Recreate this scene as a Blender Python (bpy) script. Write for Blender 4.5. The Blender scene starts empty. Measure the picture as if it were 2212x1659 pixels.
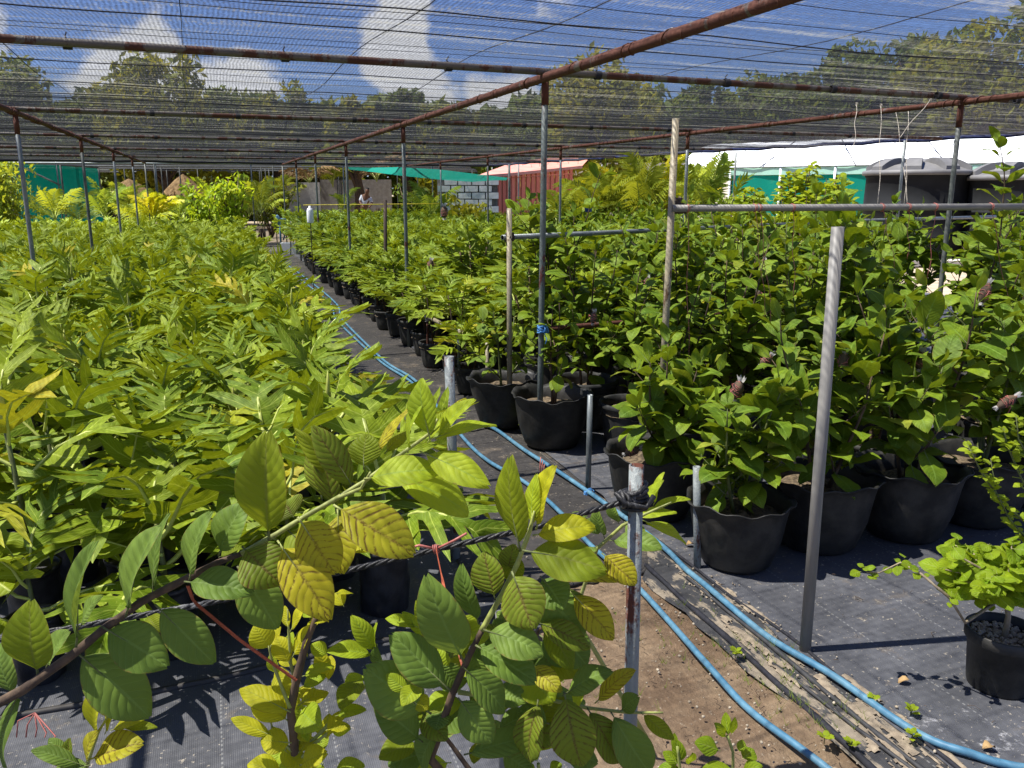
import bpy, math, random
import numpy as np
from mathutils import Vector, Matrix, noise

# ---------------------------------------------------------------- camera, world, sun, exposure
S = bpy.context.scene
F, CH = 1850.0, 1.67                       # focal length in pixels of a 2212 px wide frame, eye height
PITCH = math.atan(422.5 / F); CP, SP = math.cos(PITCH), math.sin(PITCH)
cam_d = bpy.data.cameras.new('camera'); cam = bpy.data.objects.new('camera', cam_d)
S.collection.objects.link(cam); S.camera = cam
cam_d.sensor_fit = 'HORIZONTAL'; cam_d.sensor_width = 36; cam_d.lens = 36 * F / 2212
cam_d.clip_start = 0.05; cam_d.clip_end = 3000
cam.location = (0, 0, CH); cam.rotation_euler = (math.pi / 2 - PITCH, 0, 0)

SUN_EL, SH = math.radians(62), Vector((.99, .13, 0)).normalized()     # SH: way the shadows fall
sun_dir = Vector((-SH.x * math.cos(SUN_EL), -SH.y * math.cos(SUN_EL), math.sin(SUN_EL)))
W = bpy.data.worlds.new('World'); S.world = W; W.use_nodes = True
CLOUDS = ((-.40, 1, .13, .13), (-.33, 1, .10, .10), (-.60, 1, .17, .08), (-.115, 1, .21, .05), (-.125, 1, .165, .05), (-.13, 1, .12, .065), (-.10, 1, .085, .09), (.05, 1, .225, .05), (.07, 1, .26, .06), (-.02, 1, .095, .07), (.3, .9, .55, .2), (-.7, -.4, .5, .3), (.8, -.5, .4, .3))
wn, wl = W.node_tree.nodes, W.node_tree.links
wn.clear()
sky = wn.new('ShaderNodeTexSky'); sky.sky_type = 'NISHITA'; sky.sun_disc = False
sky.sun_elevation = SUN_EL; sky.sun_rotation = math.atan2(sun_dir.x, sun_dir.y); sky.dust_density = .6
sky.air_density = 1.0; sky.ozone_density = 2.5
wout = wn.new('ShaderNodeOutputWorld'); bg = wn.new('ShaderNodeBackground'); bg.inputs[1].default_value = .060
wtc = wn.new('ShaderNodeTexCoord')
wmap = wn.new('ShaderNodeMapping'); wmap.inputs['Scale'].default_value = (1, 1, 1.3); wmap.inputs['Location'].default_value = (.35, .2, .1)
wnz = wn.new('ShaderNodeTexNoise'); wnz.inputs['Scale'].default_value = 5.5; wnz.inputs['Detail'].default_value = 7; wnz.inputs['Roughness'].default_value = .58
wrp = wn.new('ShaderNodeValToRGB'); wrp.color_ramp.elements[0].position = .50; wrp.color_ramp.elements[1].position = .585
wmx = wn.new('ShaderNodeMixRGB'); wmx.inputs[2].default_value = (8.0, 8.2, 8.7, 1)
wl.new(wtc.outputs['Generated'], wmap.inputs[0]); wl.new(wmap.outputs[0], wnz.inputs['Vector'])
def wmath(op, a, b, c=0.0):
    o = wn.new('ShaderNodeMath'); o.operation = op
    for i, x in enumerate((a, b, c)):
        if isinstance(x, bpy.types.NodeSocket): wl.new(x, o.inputs[i])
        else: o.inputs[i].default_value = x
    return o.outputs[0]
cover = 0.0                                 # banks of cumulus: direction (east, north, up) and angular size
for (dx, dy, dz, rad) in CLOUDS:
    vd = wn.new('ShaderNodeVectorMath'); vd.operation = 'DISTANCE'; wl.new(wtc.outputs['Generated'], vd.inputs[0]); vd.inputs[1].default_value = Vector((dx, dy, dz)).normalized()
    one = wmath('MAXIMUM', wmath('SUBTRACT', 1.0, wmath('DIVIDE', vd.outputs['Value'], rad)), 0.0); cover = wmath('MAXIMUM', cover, one)
cl_ = wmath('MULTIPLY_ADD', cover, .46, wmath('SUBTRACT', wmath('MULTIPLY_ADD', wnz.outputs['Fac'], 1.35, -.18), .18)); wl.new(cl_, wrp.inputs[0])
tint = wn.new('ShaderNodeMixRGB'); tint.blend_type = 'MULTIPLY'; tint.inputs[0].default_value = 1; tint.inputs[2].default_value = (.64, .76, 1.18, 1)
wl.new(sky.outputs[0], tint.inputs[1]); wl.new(wrp.outputs[0], wmx.inputs[0]); wl.new(tint.outputs[0], wmx.inputs[1]); wl.new(wmx.outputs[0], bg.inputs[0]); wl.new(bg.outputs[0], wout.inputs[0])

sl = bpy.data.lights.new('sun', 'SUN'); sl.energy = 5.0; sl.angle = math.radians(.5); sl.color = (1, .96, .89)
so = bpy.data.objects.new('sun', sl); S.collection.objects.link(so); so.location = (-5, -3, 9)
so.rotation_euler = sun_dir.to_track_quat('Z', 'Y').to_euler()
S.view_settings.view_transform = 'Standard'; S.view_settings.look = 'None'; S.view_settings.gamma = 1
S.view_settings.use_curve_mapping = False
S.view_settings.exposure = 1.5
S.cycles.max_bounces = 8; S.cycles.transparent_max_bounces = 12; S.cycles.transmission_bounces = 4; S.cycles.diffuse_bounces = 3
S.cycles.use_denoising = True

R = random.Random(7)
def ray(u, v):
    a = (u - 1106) / F; b = (829.5 - v) / F
    return Vector((a, CP + b * SP, -SP + b * CP))
def Z(u, v, z=0.0):
    d = ray(u, v); t = (z - CH) / d.z; return Vector((d.x * t, d.y * t, z))
def Y(u, v, y):
    d = ray(u, v); t = y / d.y; return Vector((d.x * t, y, CH + d.z * t))
def proj(p):
    z = p[2] - CH; w = p[1] * CP - z * SP
    if w < .05: return None
    return 1106 + F * p[0] / w, 829.5 - F * (p[1] * SP + z * CP) / w
DV, CV = Vector((-.325, .946, 0)), Vector((.908, .418, 0))       # along the path, across it
def AB(a, b, z=0.0):
    p = Vector((.19, 5.25, 0)) + CV * a + DV * b; p.z = z; return p
H = 2.33

# ---------------------------------------------------------------- materials
class NT:
    def __init__(s, name):
        s.m = bpy.data.materials.new(name); s.m.use_nodes = True
        s.n, s.l = s.m.node_tree.nodes, s.m.node_tree.links; s.n.clear()
        s.out = s.n.new('ShaderNodeOutputMaterial')
    def node(s, t, props=None, **ins):
        o = s.n.new('ShaderNode' + t)
        for k, v in (props or {}).items(): setattr(o, k, v)
        for k, v in ins.items(): s.set(o, k.replace('_', ' '), v)
        return o
    def set(s, o, k, v):
        i = o.inputs[int(k)] if k.isdigit() else o.inputs[k]
        if isinstance(v, bpy.types.NodeSocket): s.l.new(v, i)
        elif isinstance(v, (tuple, list)) and len(v) == 3 and i.type == 'RGBA': i.default_value = (*v, 1)
        else: i.default_value = v
    def math(s, op, a, b=0.0, c=0.0):
        o = s.n.new('ShaderNodeMath'); o.operation = op
        for i, x in enumerate((a, b, c)): s.set(o, str(i), x)
        return o.outputs[0]
    def smooth(s, x, a, b):
        o = s.n.new('ShaderNodeMapRange'); o.interpolation_type = 'SMOOTHSTEP'
        s.set(o, '0', x); s.set(o, '1', a); s.set(o, '2', b); s.set(o, '3', 0.0); s.set(o, '4', 1.0)
        return o.outputs[0]
    def mix(s, f, a, b):
        o = s.n.new('ShaderNodeMixRGB'); s.set(o, '0', f); s.set(o, '1', a); s.set(o, '2', b); return o.outputs[0]
    def coord(s, k='Object'): return s.n.new('ShaderNodeTexCoord').outputs[k]
    def noise(s, vec, scale, detail=4, rough=.55, stretch=None):
        if stretch:
            m = s.n.new('ShaderNodeMapping'); m.inputs['Scale'].default_value = stretch; s.l.new(vec, m.inputs[0]); vec = m.outputs[0]
        o = s.n.new('ShaderNodeTexNoise'); s.l.new(vec, o.inputs['Vector']); o.inputs['Scale'].default_value = scale
        o.inputs['Detail'].default_value = detail; o.inputs['Roughness'].default_value = rough
        return o.outputs['Fac']
    def bump(s, h, strength=.3, dist=.01):
        o = s.n.new('ShaderNodeBump'); s.set(o, 'Height', h); o.inputs['Strength'].default_value = strength; o.inputs['Distance'].default_value = dist
        return o.outputs[0]
    def pbr(s, col, rough=.6, normal=None, metal=0.0, spec=.5):
        o = s.n.new('ShaderNodeBsdfPrincipled'); s.set(o, 'Base Color', col); s.set(o, 'Roughness', rough); s.set(o, 'Metallic', metal)
        s.set(o, 'Specular IOR Level', spec)
        if normal is not None: s.l.new(normal, o.inputs['Normal'])
        return o.outputs[0]
    def finish(s, sh): s.l.new(sh, s.out.inputs[0]); return s.m

def simple(name, c1, c2=None, rough=.6, scale=8, stretch=None, bump=.15, metal=0.0, spec=.4, coord='Object'):
    t = NT(name); v = t.coord(coord); n = t.noise(v, scale, 6, .6, stretch)
    col = t.mix(t.smooth(n, .35, .65), c1, c2 or tuple(x * .7 for x in c1))
    return t.finish(t.pbr(col, rough, t.bump(n, bump), metal, spec))

def leafmat(name, c1, c2, vein, tr=.4, nv=9, lean=.25, rust=0.0, rough=.42, quilt=.55, old=None):
    t = NT(name); uv = t.coord('UV'); sep = t.node('SeparateXYZ'); t.l.new(uv, sep.inputs[0]); U, V = sep.outputs[0], sep.outputs[1]
    ax = t.math('ABSOLUTE', t.math('MULTIPLY', t.math('SUBTRACT', U, .5), 2.0))
    rnd = t.node('ObjectInfo').outputs['Random']
    oc0 = t.coord('Object'); s = t.math('SUBTRACT', t.math('MULTIPLY', V, float(nv)), t.math('MULTIPLY', t.math('POWER', ax, 1.3), lean * nv)); s = t.math('ADD', s, t.math('ADD', t.math('MULTIPLY', t.noise(oc0, 4, 2), 1.1), t.math('MULTIPLY', t.math('GREATER_THAN', U, .5), .37)))
    tri = t.math('PINGPONG', s, .5)
    vm = t.math('SUBTRACT', 1.0, t.smooth(tri, .015, .06))
    mid = t.math('SUBTRACT', 1.0, t.smooth(ax, .035, .075))
    oc = t.coord('Object'); geo = t.node('NewGeometry').outputs['Position']
    n1 = t.noise(geo, 9, 3); n2 = t.noise(oc, 14, 4)
    f = t.math('ADD', t.math('MULTIPLY', rnd, .62), t.math('SUBTRACT', t.math('ADD', t.math('MULTIPLY', n1, .6), t.math('MULTIPLY', t.noise(oc0, 2.6, 4, .65), .9)), .58))
    f.node.use_clamp = True
    col = t.mix(f, c1, c2)
    if old:                                                   # a few leaves turn yellow
        col = t.mix(t.smooth(rnd, .93, .97), col, old)
    col = t.mix(t.math('MULTIPLY', t.math('MAXIMUM', mid, t.math('MULTIPLY', vm, t.math('MULTIPLY', t.noise(oc0, 6, 2), 1.2))), .7), col, vein)
    edge = t.smooth(t.math('ADD', ax, t.math('MULTIPLY', t.noise(oc0, 11, 4, .7), .5)), 1.18, 1.27)
    col = t.mix(t.math('MULTIPLY', edge, .65), col, (.20, .13, .03))
    if rust > 0:
        near = t.math('SUBTRACT', 1.0, t.smooth(tri, .05, .22)); sp = t.noise(oc, 26, 6, .75); big = t.noise(oc, 5, 2)
        rm = t.math('MULTIPLY', near, t.smooth(t.math('ADD', sp, t.math('MULTIPLY', big, .5)), .80 - .13 * rust, .86 - .13 * rust))
        rm = t.math('MULTIPLY', rm, t.smooth(t.noise(oc, 3.2, 3, .6), .36, .60))
        rm = t.math('MAXIMUM', rm, t.math('MULTIPLY', t.math('SUBTRACT', 1.0, t.smooth(ax, .02, .14)), t.smooth(sp, .46, .6)))
        col = t.mix(t.math('MULTIPLY', rm, min(1, .58 + rust * .35)), col, (.085, .035, .012))
    h = t.math('ADD', t.math('SINE', t.math('MULTIPLY', tri, 3.14)), t.math('MULTIPLY', n2, .25))
    nm = t.bump(h, min(1, quilt * 2.2), .0012)
    b = t.pbr(col, t.math('ADD', rough + .08, t.math('MULTIPLY', n2, .15)), nm, 0, .22)
    tl = t.node('BsdfTranslucent'); t.set(tl, 'Color', t.mix(.45, col, tuple(min(1, x * k) for x, k in zip(c2, (2.3, 1.9, .9))))); t.l.new(nm, tl.inputs['Normal'])
    m = t.node('MixShader', {}, **{'0': tr}); t.l.new(b, m.inputs[1]); t.l.new(tl.outputs[0], m.inputs[2])
    return t.finish(m.outputs[0])

M = {}
M['bread'] = leafmat('breadfruit_leaf', (.080, .160, .008), (.285, .355, .012), (.42, .50, .08), .22, 6, .5, quilt=.22, old=(.42, .36, .02))
M['bread_far'] = leafmat('breadfruit_leaf_far', (.075, .148, .008), (.265, .335, .012), (.34, .44, .06), .22, 6, .5, quilt=.2)
M['guava'] = leafmat('guava_leaf', (.062, .130, .008), (.215, .295, .014), (.20, .32, .05), .24, 12, .22, quilt=.22, old=(.26, .29, .03))
M['g'] = leafmat('green_leaf', (.095, .165, .024), (.18, .265, .040), (.19, .29, .06), .28, 9, .22, quilt=.34)
M['o'] = leafmat('olive_leaf', (.17, .24, .012), (.25, .30, .012), (.22, .25, .04), .45, 10, .22, quilt=.28)
M['l'] = leafmat('young_lime_leaf', (.27, .38, .018), (.38, .46, .022), (.28, .40, .05), .42, 9, .22, quilt=.25)
M['y'] = leafmat('yellow_leaf', (.40, .42, .016), (.52, .48, .016), (.36, .38, .03), .44, 9, .22, quilt=.25)
M['r'] = leafmat('yellow_rusted_leaf', (.34, .34, .022), (.48, .42, .018), (.30, .24, .03), .38, 9, .2, rust=1.0, quilt=.28)
M['s'] = leafmat('green_speckled_leaf', (.13, .19, .014), (.20, .25, .018), (.16, .13, .03), .30, 10, .2, rust=.8, quilt=.3)
M['hib'] = leafmat('hibiscus_leaf', (.14, .26, .010), (.32, .42, .016), (.33, .42, .08), .42, 5, .5, quilt=.35)
M['palm'] = leafmat('palm_leaflet', (.14, .22, .015), (.36, .40, .03), (.45, .45, .1), .35, 3, .1, quilt=.1)
M['palm_green'] = leafmat('green_palm_leaflet', (.06, .14, .015), (.25, .32, .03), (.3, .4, .1), .35, 3, .1, quilt=.1)
M['yellow_palm'] = leafmat('yellow_strap_leaf', (.28, .34, .015), (.75, .55, .015), (.6, .6, .1), .35, 3, .1, quilt=.1)
M['dry'] = simple('dry_palm_thatch', (.38, .25, .11), (.20, .12, .05), .9, 12, (1, 1, .1))
M['tree'] = leafmat('tree_leaf', (.055, .10, .014), (.17, .20, .022), (.1, .15, .03), .35, 3, .2, quilt=.1)
M['tree_light'] = leafmat('light_tree_leaf', (.12, .16, .012), (.30, .29, .018), (.15, .2, .03), .38, 3, .2, quilt=.1)
M['stem'] = simple('green_stem', (.14, .17, .05), (.09, .10, .035), .6, 20)
M['lime_stem'] = simple('pale_green_stem', (.34, .38, .10), (.25, .27, .08), .5, 20)
M['bark'] = simple('brown_bark', (.13, .085, .05), (.06, .04, .028), .85, 30, (1, 1, .35), .5)
M['bud'] = simple('pale_bud', (.42, .44, .10), (.30, .34, .07), .5, 10)
M['rib'] = simple('leaf_midrib', (.50, .55, .14), (.40, .46, .10), .45, 10)
M['bag'] = simple('black_poly_bag', (.012, .012, .014), (.03, .03, .033), .38, 14, None, .5)
M['pot'] = simple('black_rubber_pot', (.008, .0085, .009), (.034, .032, .028), .55, 9, None, .5)
M['pot_dusty'] = simple('dusty_black_pot', (.014, .015, .016), (.045, .044, .040), .7, 7, None, .3)
M['soil'] = simple('potting_soil', (.07, .05, .032), (.20, .15, .09), .95, 55, None, .8)
M['gravel'] = simple('pale_pebble', (.42, .36, .27), (.22, .18, .13), .9, 30, None, .4)
M['cord'] = simple('black_cord', (.012, .013, .018), (.02, .02, .028), .8, 40)
M['hose'] = simple('blue_hose_plastic', (.055, .165, .265), (.11, .235, .32), .5, 6, None, .05)
M['teal'] = None
M['white'] = simple('white_film', (.80, .82, .84), (.72, .75, .78), .6, .5, None, .05)
M['cream'] = simple('cream_panel', (.62, .56, .44), (.50, .45, .36), .8, 1.5, None, .1)
M['whitewash'] = simple('whitewashed_block', (.78, .78, .76), (.62, .62, .60), .9, 6, None, .3)
M['mortar'] = simple('dark_joint', (.16, .15, .14), (.10, .10, .09), .95, 20)
M['redmetal'] = simple('red_sheet_metal', (.55, .15, .09), (.46, .12, .07), .5, 3, (6, 6, .3), .05)
M['redroof'] = simple('faded_red_roof', (.50, .22, .17), (.42, .16, .12), .6, 3)
M['tank'] = simple('black_tank_plastic', (.006, .0065, .007), (.010, .011, .012), .8, 2, None, .03, 0, .15)
M['lid'] = simple('grey_tank_lid', (.115, .112, .11), (.09, .088, .086), .6, 3, None, .05)
M['pink'] = simple('pink_raffia', (.50, .17, .14), (.36, .11, .09), .5, 20)
M['strap'] = simple('red_strap', (.42, .10, .045), (.32, .065, .03), .6, 60, (1, 1, 8), .3)
M['bluerope'] = simple('blue_rope', (.05, .20, .50), (.10, .30, .62), .7, 60, None, .6)
M['whiterope'] = simple('white_rope', (.55, .50, .42), (.35, .31, .26), .85, 60, None, .6)
M['brownrope'] = simple('brown_rope', (.10, .075, .055), (.05, .038, .03), .9, 60, None, .6)
M['pvc'] = simple('grey_pvc', (.185, .18, .17), (.235, .225, .205), .5, 5, (9, 9, 1), .05)
M['galv'] = simple('galvanised_pipe', (.15, .17, .175), (.22, .24, .24), .45, 9, (3, 3, 1), .1, .35)
M['galv_dark'] = simple('weathered_dark_pipe', (.07, .08, .075), (.14, .15, .14), .6, 9, (3, 3, 1), .1)
M['timber'] = simple('dark_wood', (.055, .035, .022), (.03, .02, .014), .8, 12, (4, 4, .5), .4)
M['shirt'] = simple('white_shirt', (.75, .80, .86), (.65, .70, .78), .8, 8)
M['trousers'] = simple('dark_trousers', (.03, .035, .06), None, .8, 8)
M['skin'] = simple('brown_skin', (.20, .10, .06), (.17, .085, .05), .55, 8)
M['hair'] = simple('black_hair', (.012, .010, .009), None, .6, 20)
M['plastic_blue'] = simple('blue_plastic', (.02, .06, .45), (.03, .08, .5), .4, 6)
M['concrete'] = simple('pale_concrete', (.45, .42, .37), (.34, .31, .27), .9, 8, None, .3)
M['sandpile'] = simple('loose_pale_sand', (.30, .245, .175), (.20, .16, .115), .95, 40, None, .6)
M['clear'] = None

def rusty(name, base, rust=(.16, .045, .02), amt=.5, zlo=None):
    t = NT(name); v = t.coord(); n = t.noise(v, 9, 6, .65, (1, 1, .35)); n2 = t.noise(v, 70, 4, .7)
    m = t.smooth(t.math('ADD', n, t.math('MULTIPLY', n2, .15)), .65 - .3 * amt, .72 - .3 * amt)
    col = t.mix(m, t.mix(n2, base, tuple(x * .7 for x in base)), t.mix(n2, rust, tuple(x * .45 for x in rust)))
    return t.finish(t.pbr(col, t.math('ADD', .45, t.math('MULTIPLY', m, .4)), t.bump(t.math('ADD', n2, m), .3), 0, .4))
M['rust'] = rusty('rusted_pipe', (.12, .09, .075), (.115, .038, .022), .75)
M['halfrust'] = rusty('part_rusted_pipe', (.105, .092, .08), (.085, .032, .020), .30)
M['rustpost'] = rusty('painted_post_flaking_to_rust', (.26, .29, .29), (.15, .045, .024), .27)
M['speckle'] = rusty('pale_pole_with_rust_specks', (.36, .31, .21), (.18, .10, .05), .05)
M['redpost'] = rusty('galvanised_post_with_red_top', (.13, .155, .15), (.16, .05, .04), .10)

def clothmat(name, c, tr, k=0.0):
    t = NT(name); v = t.coord(); n = t.noise(v, 60, 3, .6, (1, 1, 4)); n2 = t.noise(v, 2, 3)
    col = t.mix(n2, c, tuple(x * .75 for x in c)); nm = t.bump(n, .2)
    b = t.pbr(col, .7, nm, 0, .2); tl = t.node('BsdfTranslucent'); t.set(tl, 'Color', col)
    m = t.node('MixShader', {}, **{'0': tr}); t.l.new(b, m.inputs[1]); t.l.new(tl.outputs[0], m.inputs[2])
    if k > 0:
        tp = t.node('BsdfTransparent'); m2 = t.node('MixShader', {}, **{'0': k}); t.l.new(m.outputs[0], m2.inputs[1]); t.l.new(tp.outputs[0], m2.inputs[2]); m = m2
    return t.finish(m.outputs[0])
M['teal'] = clothmat('teal_shade_cloth', (.0, .30, .22), .5, .12)
M['teal_pale'] = clothmat('pale_teal_film', (.45, .75, .62), .4, .1)
M['bluehem'] = simple('dark_blue_hem', (.01, .015, .06), (.02, .03, .10), .8, 20)
M['yellow_cord'] = simple('yellow_string', (.60, .50, .03), None, .6, 20)
M['clear'] = clothmat('cloudy_plastic_wrap', (.75, .72, .70), .4, .25)

def netmat(name, cov, tint, glint, thick=.06):
    """knitted shade net: what a thin layer of threads lets through falls with the slant of the line of sight"""
    t = NT(name); uv = t.coord('UV'); sep = t.node('SeparateXYZ'); t.l.new(uv, sep.inputs[0]); A, B = sep.outputs[0], sep.outputs[1]
    geo = t.node('NewGeometry'); dt = t.node('VectorMath', {'operation': 'DOT_PRODUCT'}); t.l.new(geo.outputs['True Normal'], dt.inputs[0]); t.l.new(geo.outputs['Incoming'], dt.inputs[1])
    cs = t.math('MAXIMUM', t.math('ABSOLUTE', dt.outputs['Value']), .04)
    wob = t.noise(uv, 1.6, 4, .6); wob2 = t.noise(uv, 6, 3)
    st = t.math('SINE', t.math('ADD', t.math('MULTIPLY', A, 2 * math.pi / .019), t.math('MULTIPLY', wob, 26.0)))
    st2 = t.math('SINE', t.math('ADD', t.math('MULTIPLY', B, 2 * math.pi / .034), t.math('MULTIPLY', wob2, 9.0)))
    grain = t.noise(uv, 42, 3, .75, (1.7, .38, 1)); band = t.noise(uv, 5, 4, .65, (.10, 1.6, 1))
    k = t.math('ADD', t.math('MULTIPLY', st, .30), t.math('MULTIPLY', st2, .14))
    k = t.math('ADD', k, t.math('MULTIPLY', t.math('SUBTRACT', grain, .5), 2.6))
    k = t.math('ADD', k, t.math('MULTIPLY', t.math('SUBTRACT', band, .5), 1.1))
    c = t.math('MULTIPLY_ADD', k, .50, cov); c.node.use_clamp = True
    c = t.math('MINIMUM', c, .93)
    T = t.math('MULTIPLY', t.math('SUBTRACT', 1.0, c), t.math('DIVIDE', cs, t.math('ADD', cs, thick)))
    col = t.mix(t.smooth(t.math('ADD', band, t.math('MULTIPLY', t.math('SUBTRACT', grain, .5), .7)), .50, .75), tint, glint)  # paler streaks: sunlit glint of the threads, put into the net colour
    b = t.pbr(col, .6, None, 0, .25); tl = t.node('BsdfTranslucent'); t.set(tl, 'Color', col)
    m = t.node('MixShader', {}, **{'0': .45}); t.l.new(b, m.inputs[1]); t.l.new(tl.outputs[0], m.inputs[2])
    tp = t.node('BsdfTransparent'); m2 = t.n.new('ShaderNodeMixShader'); t.l.new(T, m2.inputs[0]); t.l.new(m.outputs[0], m2.inputs[1]); t.l.new(tp.outputs[0], m2.inputs[2])
    return t.finish(m2.outputs[0])
M['net'] = netmat('black_shade_net', .46, (.022, .024, .036), (.24, .23, .19), .085)
M['net_far'] = netmat('far_shade_net', .62, (.02, .022, .025), (.10, .09, .09))

def matmat(name, dust, brown, seam=.33, base=(.060, .062, .070), stretch=None):
    """woven ground cloth, uv in metres"""
    t = NT(name); uv = t.coord('UV'); sep = t.node('SeparateXYZ'); t.l.new(uv, sep.inputs[0]); A, B = sep.outputs[0], sep.outputs[1]
    w1 = t.math('SINE', t.math('MULTIPLY', A, 2 * math.pi / .006)); w2 = t.math('SINE', t.math('MULTIPLY', B, 2 * math.pi / .008))
    n = t.noise(uv, 2.2, 6, .62); n2 = t.noise(uv, 55, 5, .7); n3 = t.noise(uv, 9, 5, .65, stretch)
    col = t.mix(t.smooth(n, .3, .7), base, tuple(x * 1.55 for x in base))
    ln = t.math('SUBTRACT', 1.0, t.smooth(t.math('PINGPONG', t.math('ADD', A, t.math('MULTIPLY', n, .012)), seam / 2), .0015, .004))
    dash = t.smooth(t.math('SINE', t.math('MULTIPLY', B, 2 * math.pi / .022)), -.2, .2)
    col = t.mix(t.math('MULTIPLY', t.math('MULTIPLY', ln, dash), .28), col, (.42, .42, .40))
    sp = t.smooth(t.math('ADD', n2, t.math('MULTIPLY', n3, .35)), .78, .86)
    col = t.mix(t.math('MULTIPLY', sp, dust), col, (.42, .37, .29))
    d2 = t.smooth(t.math('ADD', n3, t.math('MULTIPLY', n, .8)), 1.03 - .15 * brown, 1.12 - .15 * brown)
    col = t.mix(t.math('MULTIPLY', d2, min(1, .75 * brown + .1)), col, (.34, .28, .20) if stretch else (.16, .125, .085))
    hh = t.math('ADD', t.math('MULTIPLY', t.math('ADD', w1, w2), .10), t.math('ADD', t.math('MULTIPLY', n3, 1.5), t.math('MULTIPLY', n2, .5)))
    return t.finish(t.pbr(col, .62, t.bump(hh, .35, .008), 0, .4))
M['mat'] = matmat('black_ground_cloth', .8, .25)
M['mat_path'] = matmat('worn_path_cloth', .6, .35, 5.0, (.034, .031, .029))
M['mat_old'] = matmat('torn_sandy_cloth', .9, .75, 5.0, (.034, .034, .036), (2.2, .7, 1))
M['dirt'] = None
def dirtmat():
    t = NT('brown_dirt'); v = t.coord(); n = t.noise(v, 2.5, 6, .6); n2 = t.noise(v, 60, 6, .7); n3 = t.noise(v, 14, 5, .7)
    col = t.mix(t.smooth(n, .35, .65), (.15, .10, .062), (.25, .18, .115)); col = t.mix(t.smooth(n2, .58, .72), col, (.42, .35, .26)); col = t.mix(t.smooth(n3, .60, .72), col, (.11, .075, .045))
    return t.finish(t.pbr(col, .95, t.bump(t.math('ADD', n2, n3), .7, .02), 0, .2))
M['dirt'] = dirtmat()
M['sand'] = simple('sandy_ground', (.36, .29, .20), (.24, .19, .13), .95, 3, None, .4)

# ---------------------------------------------------------------- mesh helpers
class MB:
    def __init__(s): s.v, s.f, s.mi, s.uv = [], [], [], []
    def face(s, idx, mi=0, uv=None): s.f.append(tuple(idx)); s.mi.append(mi); s.uv.append(uv)
    def quadgrid(s, P, mi=0, UV=None, close=False):
        """P[i][j] points"""
        o = len(s.v); n, m = len(P), len(P[0])
        for r in P: s.v += [tuple(p) for p in r]
        for i in range(n - 1):
            for j in range(m - 1 + (1 if close else 0)):
                k = (j + 1) % m
                q = (i * m + j, i * m + k, (i + 1) * m + k, (i + 1) * m + j)
                s.face([o + x for x in q], mi, [UV[x // m][x % m] for x in q] if UV else None)
    def tube(s, pts, r, n=6, mi=0, caps=True):
        pts = [Vector(p) for p in pts]; rr = r if isinstance(r, (list, tuple)) else [r] * len(pts)
        rings = []; prev = None
        for i, p in enumerate(pts):
            d = (pts[min(i + 1, len(pts) - 1)] - pts[max(i - 1, 0)])
            d = d.normalized() if d.length > 1e-9 else Vector((0, 0, 1))
            if prev is None:
                x = d.orthogonal().normalized()
            else:
                x = prev - d * prev.dot(d); x = x.normalized() if x.length > 1e-6 else d.orthogonal().normalized()
            prev = x; y = d.cross(x)
            rings.append([p + (x * math.cos(6.28318 * k / n) + y * math.sin(6.28318 * k / n)) * rr[i] for k in range(n)])
        o = len(s.v); s.quadgrid(rings, mi, None, True)
        if caps:
            s.face([o + k for k in range(n)][::-1], mi); s.face([o + (len(pts) - 1) * n + k for k in range(n)], mi)
    def box(s, c, h, mi=0, M4=None):
        o = len(s.v)
        for x in (-1, 1):
            for y in (-1, 1):
                for z in (-1, 1):
                    p = Vector((c[0] + x * h[0], c[1] + y * h[1], c[2] + z * h[2])); s.v.append(tuple(M4 @ p if M4 else p))
        for q in ((0, 1, 3, 2), (4, 6, 7, 5), (0, 4, 5, 1), (2, 3, 7, 6), (0, 2, 6, 4), (1, 5, 7, 3)): s.face([o + k for k in q], mi)
    def lathe(s, prof, n=28, mi=0, c=(0, 0, 0), wob=None):
        P = []
        for (r, z) in prof:
            P.append([(c[0] + (r * (1 + (wob(k / n * 6.28318, r, z)[0] if wob else 0))) * math.cos(6.28318 * k / n), c[1] + (r * (1 + (wob(k / n * 6.28318, r, z)[0] if wob else 0))) * math.sin(6.28318 * k / n), c[2] + z + (wob(k / n * 6.28318, r, z)[1] if wob else 0)) for k in range(n)])
        s.quadgrid(P, mi, None, True)
    def mesh(s, name, mats, smooth=True):
        me = bpy.data.meshes.new(name); me.from_pydata(s.v, [], s.f)
        for m in (mats if isinstance(mats, list) else [mats]): me.materials.append(m)
        me.polygons.foreach_set('material_index', s.mi)
        if smooth: me.polygons.foreach_set('use_smooth', [True] * len(s.f))
        if any(u is not None for u in s.uv):
            l = me.uv_layers.new(name='UVMap'); fl = []
            for f, u in zip(s.f, s.uv):
                for k in range(len(f)): fl += list(u[k]) if u else [.5, .5]
            l.data.foreach_set('uv', fl)
        me.update(); return me

COL = S.collection
def obj(name, me, parent=None, mat4=None, label=None, cat=None, group=None, kind=None):
    o = bpy.data.objects.new(name, me); COL.objects.link(o)
    if parent is not None: o.parent = parent
    if mat4 is not None: o.matrix_basis = mat4
    if label: o['label'] = label
    if cat: o['category'] = cat
    if group: o['group'] = group
    if kind: o['kind'] = kind
    return o
def thing(name, label, cat, loc=(0, 0, 0), rz=0.0, group=None, sc=1.0):
    o = obj(name, None, None, Matrix.Translation(loc) @ Matrix.Rotation(rz, 4, 'Z') @ Matrix.Diagonal((sc, sc, sc, 1)), label, cat, group)
    o.empty_display_size = .1; return o
def copy_thing(root, mat4, label, group=None):
    r = root.copy(); COL.objects.link(r); r.matrix_basis = mat4; r['label'] = label
    if group: r['group'] = group
    for ch in root_children[root.name]:
        c = ch.copy(); COL.objects.link(c); c.parent = r
    return r
root_children = {}
def rel(p, base): return Vector(p) - Vector(base)

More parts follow.
